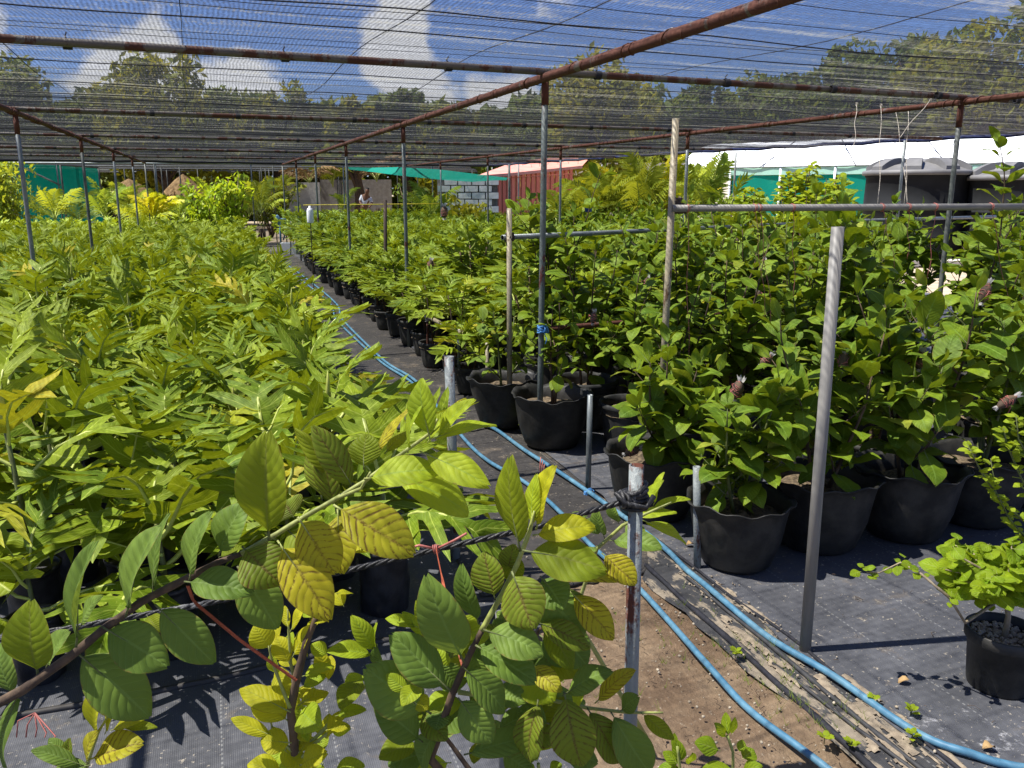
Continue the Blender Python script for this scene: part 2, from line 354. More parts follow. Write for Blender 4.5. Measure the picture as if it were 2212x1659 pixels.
def rod(name, p, q, r, mat, label=None, cat=None, parent=None, group=None, n=12, hollow=False, base=None):
    """pipe from p to q, a tube with an open end when hollow"""
    p, q = Vector(p), Vector(q); b = MB(); L = (q - p).length
    if hollow:
        b.lathe([(r * .8, 0), (r, 0), (r, L * .5), (r, L), (r * .8, L), (r * .78, L - .08)], n)
    else: b.tube([(0, 0, L * i / 4) for i in range(5)], r, n)
    m4 = Matrix.Translation(p) @ (q - p).to_track_quat('Z', 'Y').to_matrix().to_4x4()
    return obj(name, b.mesh(name, mat), parent, m4, label, cat, group)

# ---------------------------------------------------------------- leaves
def oval_leaf(n=8, m=2, w=.23, arch=.16, fold=.10, wavy=.015, seed=0, notch=.0, petiole=.06):
    """length 1 along +Y, normal +Z; uv: x across, y along"""
    rr = random.Random(seed); b = MB(); P = []; UV = []; ph = rr.random() * 6
    tw = rr.uniform(-.12, .12)
    for i in range(n + 1):
        t = i / n; y = petiole + (1 - petiole) * t
        ww = w * 1.06 * math.sin(math.pi * t ** .92) ** .74 if 0 < t < 1 else (.012 if t == 0 else .02)
        z0 = arch * (math.sin(math.pi * t * .62) - .75 * t) + wavy * math.sin(t * 5 + ph); r, ru = [], []
        for j in range(-m, m + 1):
            x = j / m; yy = y - (notch * (1 - abs(x)) if t > .9 else 0)
            r.append((x * ww + .06 * math.sin(t * 2 + ph) * t * .6, yy + abs(x) * .02, z0 + fold * abs(x) * ww / w * .8 - .05 * x * x + wavy * 1.5 * math.sin(t * 9 + x * 2 + ph) * abs(x) + tw * x * ww * t))
            ru.append((.5 + x * .5, t))
        P.append(r); UV.append(ru)
    b.quadgrid(P, 0, UV)
    b.tube([(0, -.03, -.012), (0, petiole, -.003), (0, .4, arch * .35 * 0 + P[int(n * .4)][m][2] - .004)], [.016, .013, .005], 4, 1)
    return b
def lobed_leaf(nl=5, seed=0, droop=.25, fine=True):
    """breadfruit leaf: length 1 along +Y, deep forward pointing lobes each side"""
    rr = random.Random(seed); b = MB(); pet = .13
    def mid(t): return Vector((.03 * math.sin(t * 3 + seed), pet + (1 - pet) * t, .22 * math.sin(math.pi * t * .8) - droop * t * t))
    def surf(p, d): return Vector((p.x, p.y, p.z - droop * .8 * d * d + .02 * math.sin(9 * p.y + d * 8)))
    ts = [.02 + .86 * (i / nl) ** .92 for i in range(nl + 1)]
    for sd in (-1, 1):
        prev = None
        for i in range(nl):
            t0, t1 = ts[i], ts[i + 1]; g = (t1 - t0)
            ta, tb, tc = t0 + g * .10, t0 + g * .92, t0 + g * .5
            env = math.sin(math.pi * (0.16 + .78 * (tc))) ** .7
            Ln = .50 * env * rr.uniform(.88, 1.1); ang = math.radians(62 - 30 * tc + rr.uniform(-6, 6))
            d = Vector((sd * math.sin(ang), math.cos(ang), 0)); web = .060 + .03 * rr.random()
            m = [mid(t) for t in (ta, tc, tb)]
            e = [surf(m[k] + d * web * (1.0 if k != 1 else 1.1), web) for k in range(3)]
            o = len(b.v); b.v += [tuple(x) for x in m + e]
            def fc(q, u):
                if sd < 0: q, u = q[::-1], u[::-1]
                b.face(q, 0, u)
            fc([o, o + 3, o + 4, o + 1], [(0.05, .0), (.05, .2), (.5, .2), (.5, .0)]); fc([o + 1, o + 4, o + 5, o + 2], [(.5, 0), (.5, .2), (.95, .2), (.95, 0)])
            if prev is not None: fc([prev[0], prev[1], o + 3, o], [(.9, 0), (.9, .2), (.9, .2), (.9, 0)])
            prev = (o + 2, o + 5)
            a0, a1, a2 = o + 3, o + 4, o + 5; rows = (.35, .68, 1.0) if fine else (.5, 1.0)
            hw = (m[2] - m[0]).length * .5
            for k, s_ in enumerate(rows):
                c = m[1] + d * (web + (Ln - web) * s_) + Vector((0, .10 * s_ * s_ * Ln, 0)); wd = hw * (.86, .76, .0)[k] if fine else hw * (.9, 0)[k]
                dist = web + (Ln - web) * s_
                pa, pc, pb = surf(c + (mid(ta) - mid(tc)).normalized() * wd, dist) + Vector((0, 0, .018)), surf(c, dist), surf(c + (mid(tb) - mid(tc)).normalized() * wd, dist) + Vector((0, 0, .018))
                v0 = .2 + .8 * (rows[k - 1] if k else 0); v1 = .2 + .8 * s_
                if wd > 0:
                    q = len(b.v); b.v += [tuple(pa), tuple(pc), tuple(pb)]
                    fc([a0, q, q + 1, a1], [(0, v0), (0, v1), (.5, v1), (.5, v0)]); fc([a1, q + 1, q + 2, a2], [(.5, v0), (.5, v1), (1, v1), (1, v0)]); a0, a1, a2 = q, q + 1, q + 2
                else:
                    q = len(b.v); b.v.append(tuple(pc)); fc([a0, q, a1], [(0, v0), (.5, v1), (.5, v0)]); fc([a1, q, a2], [(.5, v0), (.5, v1), (1, v0)])
        # half of the end lobe
        t0 = ts[-1]; p0, p1, p2 = mid(t0 - .02), mid((t0 + 1) / 2), mid(1.06)
        e0 = surf(p0 + Vector((sd * .10, .02, 0)), .1); e1 = surf(p1 + Vector((sd * .075, .0, 0)), .08)
        o = len(b.v); b.v += [tuple(x) for x in (p0, e0, p1, e1, p2)]
        def fc2(q, u):
            if sd < 0: q, u = q[::-1], u[::-1]
            b.face(q, 0, u)
        fc2([o, o + 1, o + 3, o + 2], [(.5, .2), (1, .2), (1, .6), (.5, .6)]); fc2([o + 2, o + 3, o + 4], [(.5, .6), (1, .6), (.5, 1)])
        if prev is not None: fc2([prev[0], prev[1], o + 1, o], [(.9, 0), (.9, .2), (.9, .2), (.9, .1)])
    pts = [Vector((0, -.02, -.03))] + [mid(t) + Vector((0, 0, -.002)) for t in (0, .25, .5, .75, 1)]
    b.tube(pts, [.016, .017, .015, .012, .008, .003], 4 if fine else 3, 1, False)
    return b
def arr(b):
    """triangulated arrays of an MB for joining many copies"""
    V = np.array(b.v, dtype=np.float32); tri, uv, mi = [], [], []
    for f, u, m in zip(b.f, b.uv, b.mi):
        u = u or [(.5, .5)] * len(f)
        for k in range(1, len(f) - 1): tri.append((f[0], f[k], f[k + 1])); uv.append((u[0], u[k], u[k + 1])); mi.append(m)
    return V, np.array(tri, np.int32), np.array(uv, np.float32), np.array(mi, np.int32)
def join(name, items, mats):
    """items: (arrays, Matrix). one mesh out of many placed copies"""
    VV, TT, UU, MM = [], [], [], []; off = 0
    for (V, T, U, m), m4 in items:
        A = np.array(m4, dtype=np.float32); VV.append(V @ A[:3, :3].T + A[:3, 3]); TT.append(T + off); UU.append(U); MM.append(m); off += len(V)
    V = np.concatenate(VV); T = np.concatenate(TT); U = np.concatenate(UU).reshape(-1); m = np.concatenate(MM)
    me = bpy.data.meshes.new(name); me.vertices.add(len(V)); me.vertices.foreach_set('co', V.reshape(-1).astype(np.float32))
    me.loops.add(len(T) * 3); me.loops.foreach_set('vertex_index', T.reshape(-1).astype(np.int32))
    me.polygons.add(len(T)); me.polygons.foreach_set('loop_start', np.arange(0, len(T) * 3, 3, dtype=np.int32))
    for x in mats: me.materials.append(x)
    me.update(calc_edges=True)
    me.polygons.foreach_set('material_index', m); me.polygons.foreach_set('use_smooth', np.ones(len(T), dtype=bool))
    l = me.uv_layers.new(name='UVMap'); l.data.foreach_set('uv', U.astype(np.float32)); me.update(); return me
def frame(base, tip, nrm, wscale=1.0, zscale=None):
    """matrix that lays a unit leaf from base to tip"""
    base, tip = Vector(base), Vector(tip); y = tip - base; L = y.length; y.normalize()
    z = Vector(nrm); z = z - y * z.dot(y); z = z.normalized() if z.length > 1e-4 else y.orthogonal().normalized(); x = y.cross(z)
    m = Matrix.Identity(4)
    for k, (v, s_) in enumerate(((x, L * wscale), (y, L), (z, L * (zscale or 1)))):
        for i in range(3): m[i][k] = v[i] * s_
    m.translation = base; return m

# ================================================================ THE SETTING: ground
def sheet(name, pts, z, mat, kind='structure', uvs=True):
    b = MB(); o = 0
    b.v = [(p[0], p[1], z) for p in pts]
    def ab(p): return (((p[0] - .19) * .946 + (p[1] - 5.25) * .325) / .995, ((p[1] - 5.25) * .908 - (p[0] - .19) * .418) / .995)
    b.face(range(len(pts)), 0, [ab(p) for p in pts])
    return obj(name, b.mesh(name, mat, False), kind=kind)
sheet('ground', [(-600, -600), (600, -600), (600, 900), (-600, 900)], 0, M['sand'])
ABp = lambda a, b: AB(a, b)
# brown dirt patch with a little relief
b = MB(); P = []
for i in range(41):
    r = []
    for j in range(25):
        aa, bb = -1.15 + j * .05, -4.6 + i * .075; p = AB(aa, bb); e = min(1, j / 4, (24 - j) / 5, i / 4, (40 - i) / 5)
        r.append((p.x, p.y, .003 + max(0, e) * (.010 + .022 * (noise.noise(Vector((aa * 4, bb * 4, 0))) + .4 * noise.noise(Vector((aa * 14, bb * 14, 3)))))))
    P.append(r)
b.quadgrid(P)
obj('dirt_patch', b.mesh('dirt_patch', M['dirt']), kind='structure')
sheet('left_ground_cloth', [ABp(-14, -7), ABp(-.95, -7), ABp(-1.0, -2.7), ABp(-.75, -1.85), ABp(-.62, -1.62), ABp(-.7, 23), ABp(-14, 23)], .014, M['mat'])
sheet('path_ground_cloth', [ABp(-.95, -1.68), ABp(-.45, -1.72), ABp(-.12, -1.74), ABp(.02, -1.2), ABp(.05, 23), ABp(-1.0, 23)], .020, M['mat_path'])
sheet('right_ground_cloth', [ABp(9, -7), ABp(9, 23), ABp(.0, 23)] + [ABp(.02 + .03 * noise.noise(Vector((0, k * .45, 1))) + .008 * noise.noise(Vector((0, k * 2.1, 5))) + max(0, -k * .1 - .0) * 0 + (.0 if k < 24 else .02 * (k - 24) / 20), -.2 - k * .11) for k in range(45)] + [ABp(.10, -7)], .026, M['mat'])
sheet('sandy_ground_cloth', [ABp(-.14, -1.70), ABp(.10, -1.2), ABp(.2, -2.6), ABp(.26, -3.6), ABp(.26, -6)] + [ABp(-.155 - .0022 * k + .035 * noise.noise(Vector((3, k * .5, 0))) + .012 * noise.noise(Vector((3, k * 1.9, 0))), -6 + k * .11) for k in range(39)], .0225, M['mat_old'])
# folded ridges of cloth along the edge of the dirt
for k, (a0, a1, bs, be, h) in enumerate(((-.17, -.21, -1.72, -4.3, .016), (-.06, -.06, -1.9, -4.4, .011), (.02, .06, -1.5, -4.0, .010), (-.12, -.02, -2.6, -4.4, .009))):
    pts = []
    for i in range(40):
        t = i / 39; bb = bs + (be - bs) * t; pts.append(AB(a0 + (a1 - a0) * t + .025 * noise.noise(Vector((bb * 2.2, k * 5, 0))), bb, .03 + h * .2 * noise.noise(Vector((bb * 6, k, 0)))))
    b = MB(); b.tube(pts, [h * (.6 + .5 * abs(noise.noise(Vector((i * .35, k, 2))))) for i in range(40)], 6)
    obj('cloth_fold', b.mesh('cloth_fold', M['mat_old'] if k % 2 else M['cord']), kind='structure')
# sand spilled in drifts on the old cloth
for k, (a, bb, la, lb) in enumerate(((-.11, -2.5, .022, .35), (-.02, -2.9, .035, .35), (-.08, -3.2, .03, .28), (.04, -2.2, .016, .3), (-.04, -1.95, .018, .25), (.06, -3.0, .02, .4))):
    b = MB(); P = []
    QQ = {}
    for i in range(61):
        for j in range(21):
            x, y = (j - 10) / 10, (i - 30) / 30; q = 1 - (x * x + y * y) + 1.1 * noise.noise(Vector((x * 1.6 + k * 9, y * 5, 0))) + .5 * noise.noise(Vector((x * 5 + k * 9, y * 16, 0)))
            p = AB(a + x * la * 2.2, bb + y * lb * 1.3); QQ[i, j] = (len(b.v), q); b.v.append((p.x, p.y, .0235 + .010 * max(0, min(1, (q - .55) * 1.6)) + .003 * noise.noise(Vector((x * 20, y * 60, k)))))
    for i in range(60):
        for j in range(20):
            c4 = [QQ[i, j], QQ[i, j + 1], QQ[i + 1, j + 1], QQ[i + 1, j]]
            if min(c[1] for c in c4) > .62: b.face([c[0] for c in c4])
    if not b.f: continue
    obj('sand_drift', b.mesh('sand_drift', M['sandpile']), kind='structure')
# pebbles and crumbs strewn on the dirt and cloths
b = MB()
for i in range(700):
    a, bb = R.uniform(-1.0, .12), R.uniform(-4.2, -1.6); 
    if i % 5 == 0: a, bb = R.uniform(-.9, .5), R.uniform(-1.6, 3)
    p = AB(a, bb, .03); r = R.uniform(.002, .007)
    b.lathe([(0, -r), (r, 0), (r * .6, r * .7), (0, r * .8)], 5, 0, (p.x, p.y, p.z + .002), lambda an, rr, z: (.2 * math.sin(an * 2 + i), 0))
obj('gravel', b.mesh('gravel', M['gravel']), kind='stuff')
# crumpled dark rim where the left cloths end
b = MB()
for (p0, p1, r) in (((-14, -1.75), (-.9, -1.85), .012), ((-.98, -1.7), (-.15, -1.76), .010)):
    pts = [AB(p0[0] + (p1[0] - p0[0]) * i / 60, p0[1] + (p1[1] - p0[1]) * i / 60 + .05 * noise.noise(Vector((i * .3, p0[0], 0))), .018) for i in range(61)]; b.tube(pts, r, 5)
obj('cloth_seam', b.mesh('cloth_seam', M['mat_path']), kind='structure')

# ================================================================ SHADE HOUSE: frame and net
frame_t = thing('pipe_shelter', 'rusty pipe frame with posts and beams that carries the black shade net', 'pipe frame', AB(0, 0))
def fpart(name, p, q, r, mat, n=10): return rod(name, rel(p, frame_t.location), rel(q, frame_t.location), r, mat, parent=frame_t, n=n)
rowsb = [-8, -4, 0, 3.97, 7.93, 11.85, 15.7]
def edge_a(b): return 7.8 - (b - 2.76) * .187 if b < 8.9 else 6.65 - (b - 8.9) * .064
for ci, a in enumerate((-10.3, -6.9, -3.42, 0, 3.49)):
    for bi, bb in enumerate(rowsb):
        base = AB(a, bb, 0); top = AB(a, bb, H - .03)
        if a == 0 and bb == 0: base, top = Z(1165, 975), Y(1178, 158, 5.34)
        if bb < 0 and abs(a) < 4 and a >= 0: continue
        m = M['redpost'] if (a == 0 and bb >= 0) else (M['galv'] if (ci + bi) % 3 else M['galv_dark'])
        fpart('post', base, top, .019, m, 12)
        if bb >= 0 and abs(a) < 4:
            b = MB(); b.box((0, 0, 0), (.032, .032, .003)); b.tube([(0, 0, -.16), (0, 0, -.003)], .0225, 10)
            obj('post_cap', b.mesh('post_cap', M['rust']), frame_t, Matrix.Translation(rel(AB(a, bb, H - .052) if not (a == 0 and bb == 0) else top - Vector((0, 0, .02)), frame_t.location)))
for (u, v, bb) in ((1955, 303, 4.4), (1590, 330, 8.9), (1365, 344, 12.9)):
    t = Z(u, v, H - .03); fpart('post', (t.x, t.y, 0), t, .019, M['galv_dark'] if bb > 5 else M['galv'])
for a in (-10.3, -6.9, -3.42, 0, 3.49):
    pts = [AB(a, -8 + i * .35, H - .032) for i in range(80)]
    b = MB(); b.tube([rel(p, frame_t.location) for p in pts], .023 if a != 0 else .026, 10); obj('beam', b.mesh('beam', M['rust']), frame_t)
    # net edge rolled and wound round the beam in loose turns
    if abs(a) < 4:
        b = MB(); pp = []; 
        for i in range(1800):
            t = i / 1799; bb = -4 + 20 * t; an = bb * 62 + 9 * noise.noise(Vector((bb * 2, a, 0)))
            rr = .024 + .009 * noise.noise(Vector((bb * 5, a, 4))); p = AB(a, bb, H - .032)
            pp.append(rel(p + CV * rr * math.cos(an) + Vector((0, 0, rr * math.sin(an))), frame_t.location))
        b.tube(pp, .0042, 4, 0, False); obj('winding', b.mesh('winding', M['rust']), frame_t)
for bb in rowsb:
    ea = edge_a(bb) if bb > 0 else 7.9
    b = MB(); b.tube([rel(AB(-16 + (ea + 16) * i / 40, bb + .17 * (-(-16 + (ea + 16) * i / 40)) / 10 * (1 if bb > 0 else .3), H), frame_t.location) for i in range(41)], .021, 10)
    obj('cross_pipe', b.mesh('cross_pipe', M['halfrust'] if bb > -1 else M['rust']), frame_t)
# tie clamps on the cross pipes
b = MB(); 
cl = MB()
for k in range(10): cl.tube([(math.cos(x * .7) * .024, (k - 4.5) * .004, math.sin(x * .7) * .024) for x in range(10)], .003, 4, 0, False)
cl.tube([(0, 0, .02), (.01, .006, .035), (-.006, .0, .05)], .004, 4)
cme = cl.mesh('tie', M['cord'])
for bb in rowsb[2:]:
    for k in range(-10, 8):
        a = k * .93 + .35 + .1 * math.sin(k * 3 + bb)
        if a > edge_a(bb) - .1: continue
        obj('tie', cme, frame_t, Matrix.Translation(rel(AB(a, bb + .17 * (-a) / 10, H - .002), frame_t.location)) @ Matrix.Rotation(math.radians(24.7 + 90), 4, 'Z'))

net_t = thing('shade_net', 'black knitted shade net stretched overhead on the pipe frame', 'shade net', AB(0, 0, H))
def netz(a, bb):
    ph = (bb / 3.96) % 1.0
    return H + .028 - .045 * math.sin(math.pi * ph) ** 2 * (1 + .5 * noise.noise(Vector((a * .5, bb * .4, 0)))) + .014 * noise.noise(Vector((a * 1.3, bb * 3.1, 7))) * math.sin(math.pi * ph)
b = MB(); P, UV = [], []
for i in range(170):
    bb = -8.2 + i * (19.55 + 8.2) / 169; ea = edge_a(bb) if bb > 1 else 7.95; r, ru = [], []
    for j in range(70):
        a = -17 + (ea + 17) * j / 69; p = AB(a, bb, netz(a, bb)); r.append(rel(p, net_t.location)); ru.append((a, bb))
    P.append(r); UV.append(ru)
b.quadgrid(P, 0, UV); obj('net_sheet', b.mesh('net_sheet', M['net']), net_t)
# heavier knitted seams running across, sagging a little between ties
bb = -5.0; k = 0
while bb < 19.3:
    ea = edge_a(bb) if bb > 1 else 7.9; a0 = -9 - bb * .3; n = 70; pts = []
    for i in range(n):
        a = a0 + (ea - a0) * i / (n - 1); w = bb + .075 * noise.noise(Vector((a * .9, k * 3.7, 0))) + .012 * noise.noise(Vector((a * 5, k, 0))) - .017 * a
        pts.append(rel(AB(a, w, netz(a, w) - .004), net_t.location))
    b = MB(); b.tube(pts, (.0016 if k % 3 else .0034) * (1 + max(0, bb) * .06), 4, 0, False); obj('net_seam', b.mesh('net_seam', M['cord']), net_t)
    bb += R.choice((.06, .16, .24, .33, .42)) * (1 if bb < 8 else 1.5); k += 1
for j, a in enumerate((-8.4, -7.3, -6.0, -4.9, -3.9, -2.85, -2.0, -1.1, -.45, .9, 1.8, 2.6, 4.4, 5.3, 6.2)):
    b = MB(); b.tube([rel(AB(a + .05 * math.sin(i * .2 + j), -5 + i * .35, H + .02 - .02 * math.sin(i * .79)), net_t.location) for i in range(69)], .0024, 4, 0, False); obj('support_wire', b.mesh('support_wire', M['cord']), net_t)
# hems
b = MB(); b.tube([rel(AB(edge_a(max(1, -5 + i * .35)) + .02 * math.sin(i * 1.3), -5 + i * .35, H + .0 + .012 * math.sin(i * 2.1)), net_t.location) for i in range(71)], .028, 6); obj('hem', b.mesh('hem', M['bluehem'] if 'bluehem' in M else M['cord']), net_t)
b = MB(); b.tube([rel(AB(-16 + i * .55, 19.5, H + .01 * math.sin(i * 1.7)), net_t.location) for i in range(41)], .035, 6); obj('hem', b.mesh('hem', M['cord']), net_t)
b = MB()
for i in range(34):
    p = rel(AB(edge_a(max(1, i * .55)) + .01, i * .55 - .2, H - .03), net_t.location); b.tube([p, p + Vector((R.uniform(-.03, .03), R.uniform(-.03, .03), -R.uniform(.03, .09)))], .005, 4)
obj('hem_ties', b.mesh('hem_ties', M['cord']), net_t, kind='stuff')

# ================================================================ BEYOND: second net house, teal cloths, buildings, tanks
far_t = thing('far_shade_house', 'second darker net house behind the back edge of the near net', 'net house', (-6, 26, 0))
b = MB(); P, UV = [], []
for i in range(12):
    r, ru = [], []
    for j in range(30):
        x, y = -20 + 18.5 * j / 29, 27.0 + 19 * i / 11; r.append(rel((x, y + .42 * x * .4, 2.42 - .06 * math.sin(i * 2) + .02 * math.sin(j)), far_t.location)); ru.append((x, y))
    P.append(r); UV.append(ru)
b.quadgrid(P, 0, UV); obj('net_sheet', b.mesh('net_sheet', M['net_far']), far_t)
for j in range(9):
    for i in range(4):
        x, y = -18 + j * 2.6 + i * -.9, 27 + i * 4.2 + .17 * (-18 + j * 2.6); rod('post', rel((x, y, 0), far_t.location), rel((x, y, 2.4), far_t.location), .022, M['galv_dark'], parent=far_t, n=6)
for i in range(5): rod('cross_pipe', rel((-20, 27 + i * 3.5 - 3.4, 2.37), far_t.location), rel((-1.6, 27 + i * 3.5 - .3, 2.37), far_t.location), .022, M['galv'], parent=far_t, n=6)
# teal cloth strip slung low, end on
b = MB(); P = []
top = [(752, 361), (800, 362), (860, 361), (950, 366), (1030, 376), (1097, 384)]; bot = [(757, 366), (800, 371), (862, 379), (950, 388), (1020, 393), (1090, 388)]
for (t, q, yy) in zip(top, bot, (27, 25.8, 24.6, 23.2, 21.8, 20.6)): P.append([Y(t[0], t[1], yy + .5), (Y(t[0], t[1], yy + .5) + Y(q[0], q[1], yy)) / 2 - Vector((0, 0, .04)), Y(q[0], q[1], yy)])
base = P[0][0]; b.quadgrid([[rel(p, base) for p in r] for r in P]); obj('teal_awning', b.mesh('teal_awning', M['teal']), None, Matrix.Translation(base), 'sagging strip of teal shade cloth slung in front of the red shed', 'shade cloth')
p, q = Y(1100, 384, 20.6), Y(1100, 450, 20.6); rod('wooden_post', (p.x, p.y, 0), p + Vector((0, 0, .3)), .03, M['galv_dark'], 'thin dark post holding the right end of the teal awning', 'post')
for k, (a, bb) in enumerate(((0, 19.6), (0, 23.5), (0, 27.4), (0, 31.3), (0, 35.2), (-3.42, 19.6), (-3.42, 23.5), (-3.42, 27.4), (-3.42, 31.3), (3.4, 19.6))): rod('post', rel(AB(a, bb, 0), far_t.location), rel(AB(a, bb, 2.36), far_t.location), .02, M['galv_dark'], parent=far_t, n=6)
rod('orange_line', Y(1100, 384, 20.5), Y(1240, 375, 26), .012, M['strap'], 'orange line tied from the teal awning post across the red shed', 'rope', n=5)
rod('yellow_line', Y(655, 443, 16), Y(950, 440, 16), .008, M['yellow_cord'], 'yellow string stretched level over the seedlings', 'string', n=5)
# teal screen at the left
def screen(name, label, corners, frames, mat, fr=.03):
    base = Vector(corners[0]); t = thing(name, label, 'screen', base); b = MB(); c = [rel(x, base) for x in corners]
    P = [[c[0].lerp(c[1], j / 8).lerp(c[3].lerp(c[2], j / 8), i / 6) + Vector((0, .02 * math.sin(i * 1.5 + j), 0)) for j in range(9)] for i in range(7)]
    b.quadgrid(P); obj('cloth', b.mesh('cloth', mat), t)
    for (p, q) in frames: rod('frame_bar', rel(p, base), rel(q, base), fr, M['galv_dark'], parent=t, n=6)
    return t
g = lambda u, v, y=27: Y(u, v, y)
dn = lambda p: Vector((p[0], p[1], 0))
screen('teal_screen', 'teal shade cloth screen on dark poles beyond the left bed', [dn(g(28, 345)), dn(g(212, 345, 28.5)), g(212, 362, 28.5), g(18, 348)],
       [(dn(g(26, 345)) , g(17, 346)), (dn(g(212, 345, 28.5)), g(212, 362, 28.5)), (dn(g(128, 345, 27.6)) , g(130, 355, 27.6)), (g(20, 350, 26.9), g(50, 400, 26.9)), (g(25, 350, 26.9), g(130, 400, 26.9)), (g(17, 347, 26.95), g(212, 362, 28.4))], M['teal'])
# red metal shed, ribbed wall panels one by one
sb = Y(1047, 440, 28); sb.z = 0
shed = thing('metal_shed', 'red corrugated metal shed with a faded sloping roof', 'shed', sb)
c0, c1, c2 = Y(1047, 377, 28), Y(1103, 374, 28.3), Y(1238, 358, 30)
def wallpan(p, q, zp, zq, n):
    for i in range(n):
        a_, b_ = p.lerp(q, i / n), p.lerp(q, (i + .93) / n); za, zb = zp + (zq - zp) * i / n, zp + (zq - zp) * (i + .93) / n
        d = (q - p).normalized(); nn = Vector((d.y, -d.x, 0)); m = MB(); prof = [(0, 0), (.08, .0), (.16, .035), (.3, .035), (.38, 0), (1, 0)]
        P = []
        for zz in (0, 1):
            P.append([rel(Vector((a_ + (b_ - a_) * s_).to_tuple()[:2] + ((za + (zb - za) * s_) * zz,)) + nn * o_, shed.location) for s_, o_ in prof])
        m.quadgrid(P); obj('wall_panel', m.mesh('wall_panel', M['redmetal'], False), shed)
wallpan(c0, c1, c0.z - .05, c1.z - .04, 6); wallpan(c1, c2, c1.z - .04, c2.z - .05, 13)
m = MB(); back = [c0 + Vector((1.2, 3.2, .5)), c2 + Vector((1.0, 3.2, .55))]
P = [[rel(c0 + Vector((-.25, -.25, -.04)), sb), rel(c1 + Vector((0, -.25, 0)), sb), rel(c2 + Vector((.3, -.25, .0)), sb)], [rel(back[0] + Vector((-.2, 0, 0)), sb), rel((back[0] + back[1]) / 2, sb), rel(back[1], sb)]]
P = [[x + Vector((0, 0, -.09)) for x in P[0]], P[0], P[1]]
m.quadgrid(P); obj('roof', m.mesh('roof', M['redroof'], False), shed)
# whitewashed block wall, every block apart
wb = Y(945, 440, 25.5); wb.z = 0; wall = thing('block_wall', 'whitewashed block wall with dark joints left of the red shed', 'wall', wb)
Lw = 1.75; m = MB(); m.box((Lw / 2, .12, .97), (Lw / 2, .07, .965)); obj('mortar', m.mesh('mortar', M['mortar'], False), wall)
m = MB(); m.box((0, 0, 0), (.188, .06, .088)); bm_ = m.mesh('block', M['whitewash'], False)
for i in range(10):
    for j in range(4 if i % 2 else 5):
        x = .2 + j * .4 + (.2 if i % 2 else 0)
        if x > Lw + .0: continue
        obj('block', bm_, wall, Matrix.Translation((x - (.0), -.02 + R.uniform(-.008, .008), .1 + i * .195)) @ Matrix.Rotation(R.uniform(-.015, .015), 4, 'Y') @ Matrix.Diagonal((R.uniform(.95, 1.0), 1, R.uniform(.92, 1.0), 1)))
# plain walls far behind
def wallbox(name, label, u0, u1, vt, y, mat, th=.15, cat='wall'):
    p, q = Y(u0, vt, y), Y(u1, vt, y); m = MB(); L = (q.x - p.x) / 2; m.box((0, 0, p.z / 2), (L, th / 2, p.z / 2))
    return obj(name, m.mesh(name, mat, False), None, Matrix.Translation(((p.x + q.x) / 2, y, 0)), label, cat)
wallbox('white_wall', 'low sunlit white wall glimpsed between tree stems at the end of the path', 590, 690, 394, 40, M['whitewash'])
wallbox('grey_wall', 'shaded grey wall behind the hanging palm fronds', 692, 845, 388, 41, M['concrete'])
wallbox('cream_wall', 'cream building wall between the red shed and the white tunnel roof', 1232, 1500, 352, 36, M['cream'])
# long white film tunnel
ty = 26.0; tb = Y(1478, 360, 29); te = Y(2600, 334, 20); tb.z = te.z = 0; dirv = (te - tb).normalized(); nv_ = Vector((-dirv.y, dirv.x, 0))
tun = thing('film_tunnel', 'long white film covered greenhouse tunnel behind the water tanks', 'greenhouse', tb); Lt = (te - tb).length
m = MB(); P = []
for i in range(31):
    r = []
    for j in range(13):
        an = j / 12 * 1.9; r.append(dirv * (Lt * i / 30) + nv_ * (2.6 - 2.6 * math.cos(an)) + Vector((0, 0, 2.32 + .85 * math.sin(an) + .015 * math.sin(i * 2.6) * math.sin(an))))
    P.append(r)
m.quadgrid(P); obj('roof_film', m.mesh('roof_film', M['white']), tun)
m = MB(); m.quadgrid([[dirv * (Lt * i / 60) + Vector((0, 0, z)) - nv_ * (.02 * math.sin(i)) for z in (2.30, 2.2, 2.07)] for i in range(61)]); obj('valance', m.mesh('valance', M['teal_pale']), tun)
for k in range(8):
    s0, s1 = Lt * k / 8 + .05, Lt * (k + 1) / 8 - .05; m = MB()
    P = [[dirv * (s0 + (s1 - s0) * i / 6) + nv_ * .05 + Vector((0, 0, z)) for z in (0, .7, 1.4, 2.06)] for i in range(7)]
    m.quadgrid(P); obj('side_cloth', m.mesh('side_cloth', M['teal'] if 1 <= k else M['cream']), tun)
for k in range(9): rod('frame_post', dirv * (Lt * k / 8) + Vector((0, 0, 0)), dirv * (Lt * k / 8) + Vector((0, 0, 2.3)), .035, M['white'], parent=tun, n=8)
m = MB(); m.tube([dirv * (Lt * i / 40) - nv_ * .03 + Vector((0, 0, 2.305)) for i in range(41)], .02, 5); obj('eave_cord', m.mesh('eave_cord', M['galv_dark']), tun)
for (s0, s1) in ((.2, .27), (.42, .37), (.6, .54), (.8, .74)):
    m = MB(); m.tube([dirv * Lt * s0 + Vector((0, 0, 2.3)) - nv_ * .05, dirv * Lt * s1 + nv_ * .4 + Vector((0, 0, 3.1))], .014, 5); obj('tie_down_rope', m.mesh('tie_down_rope', M['cord']), tun)
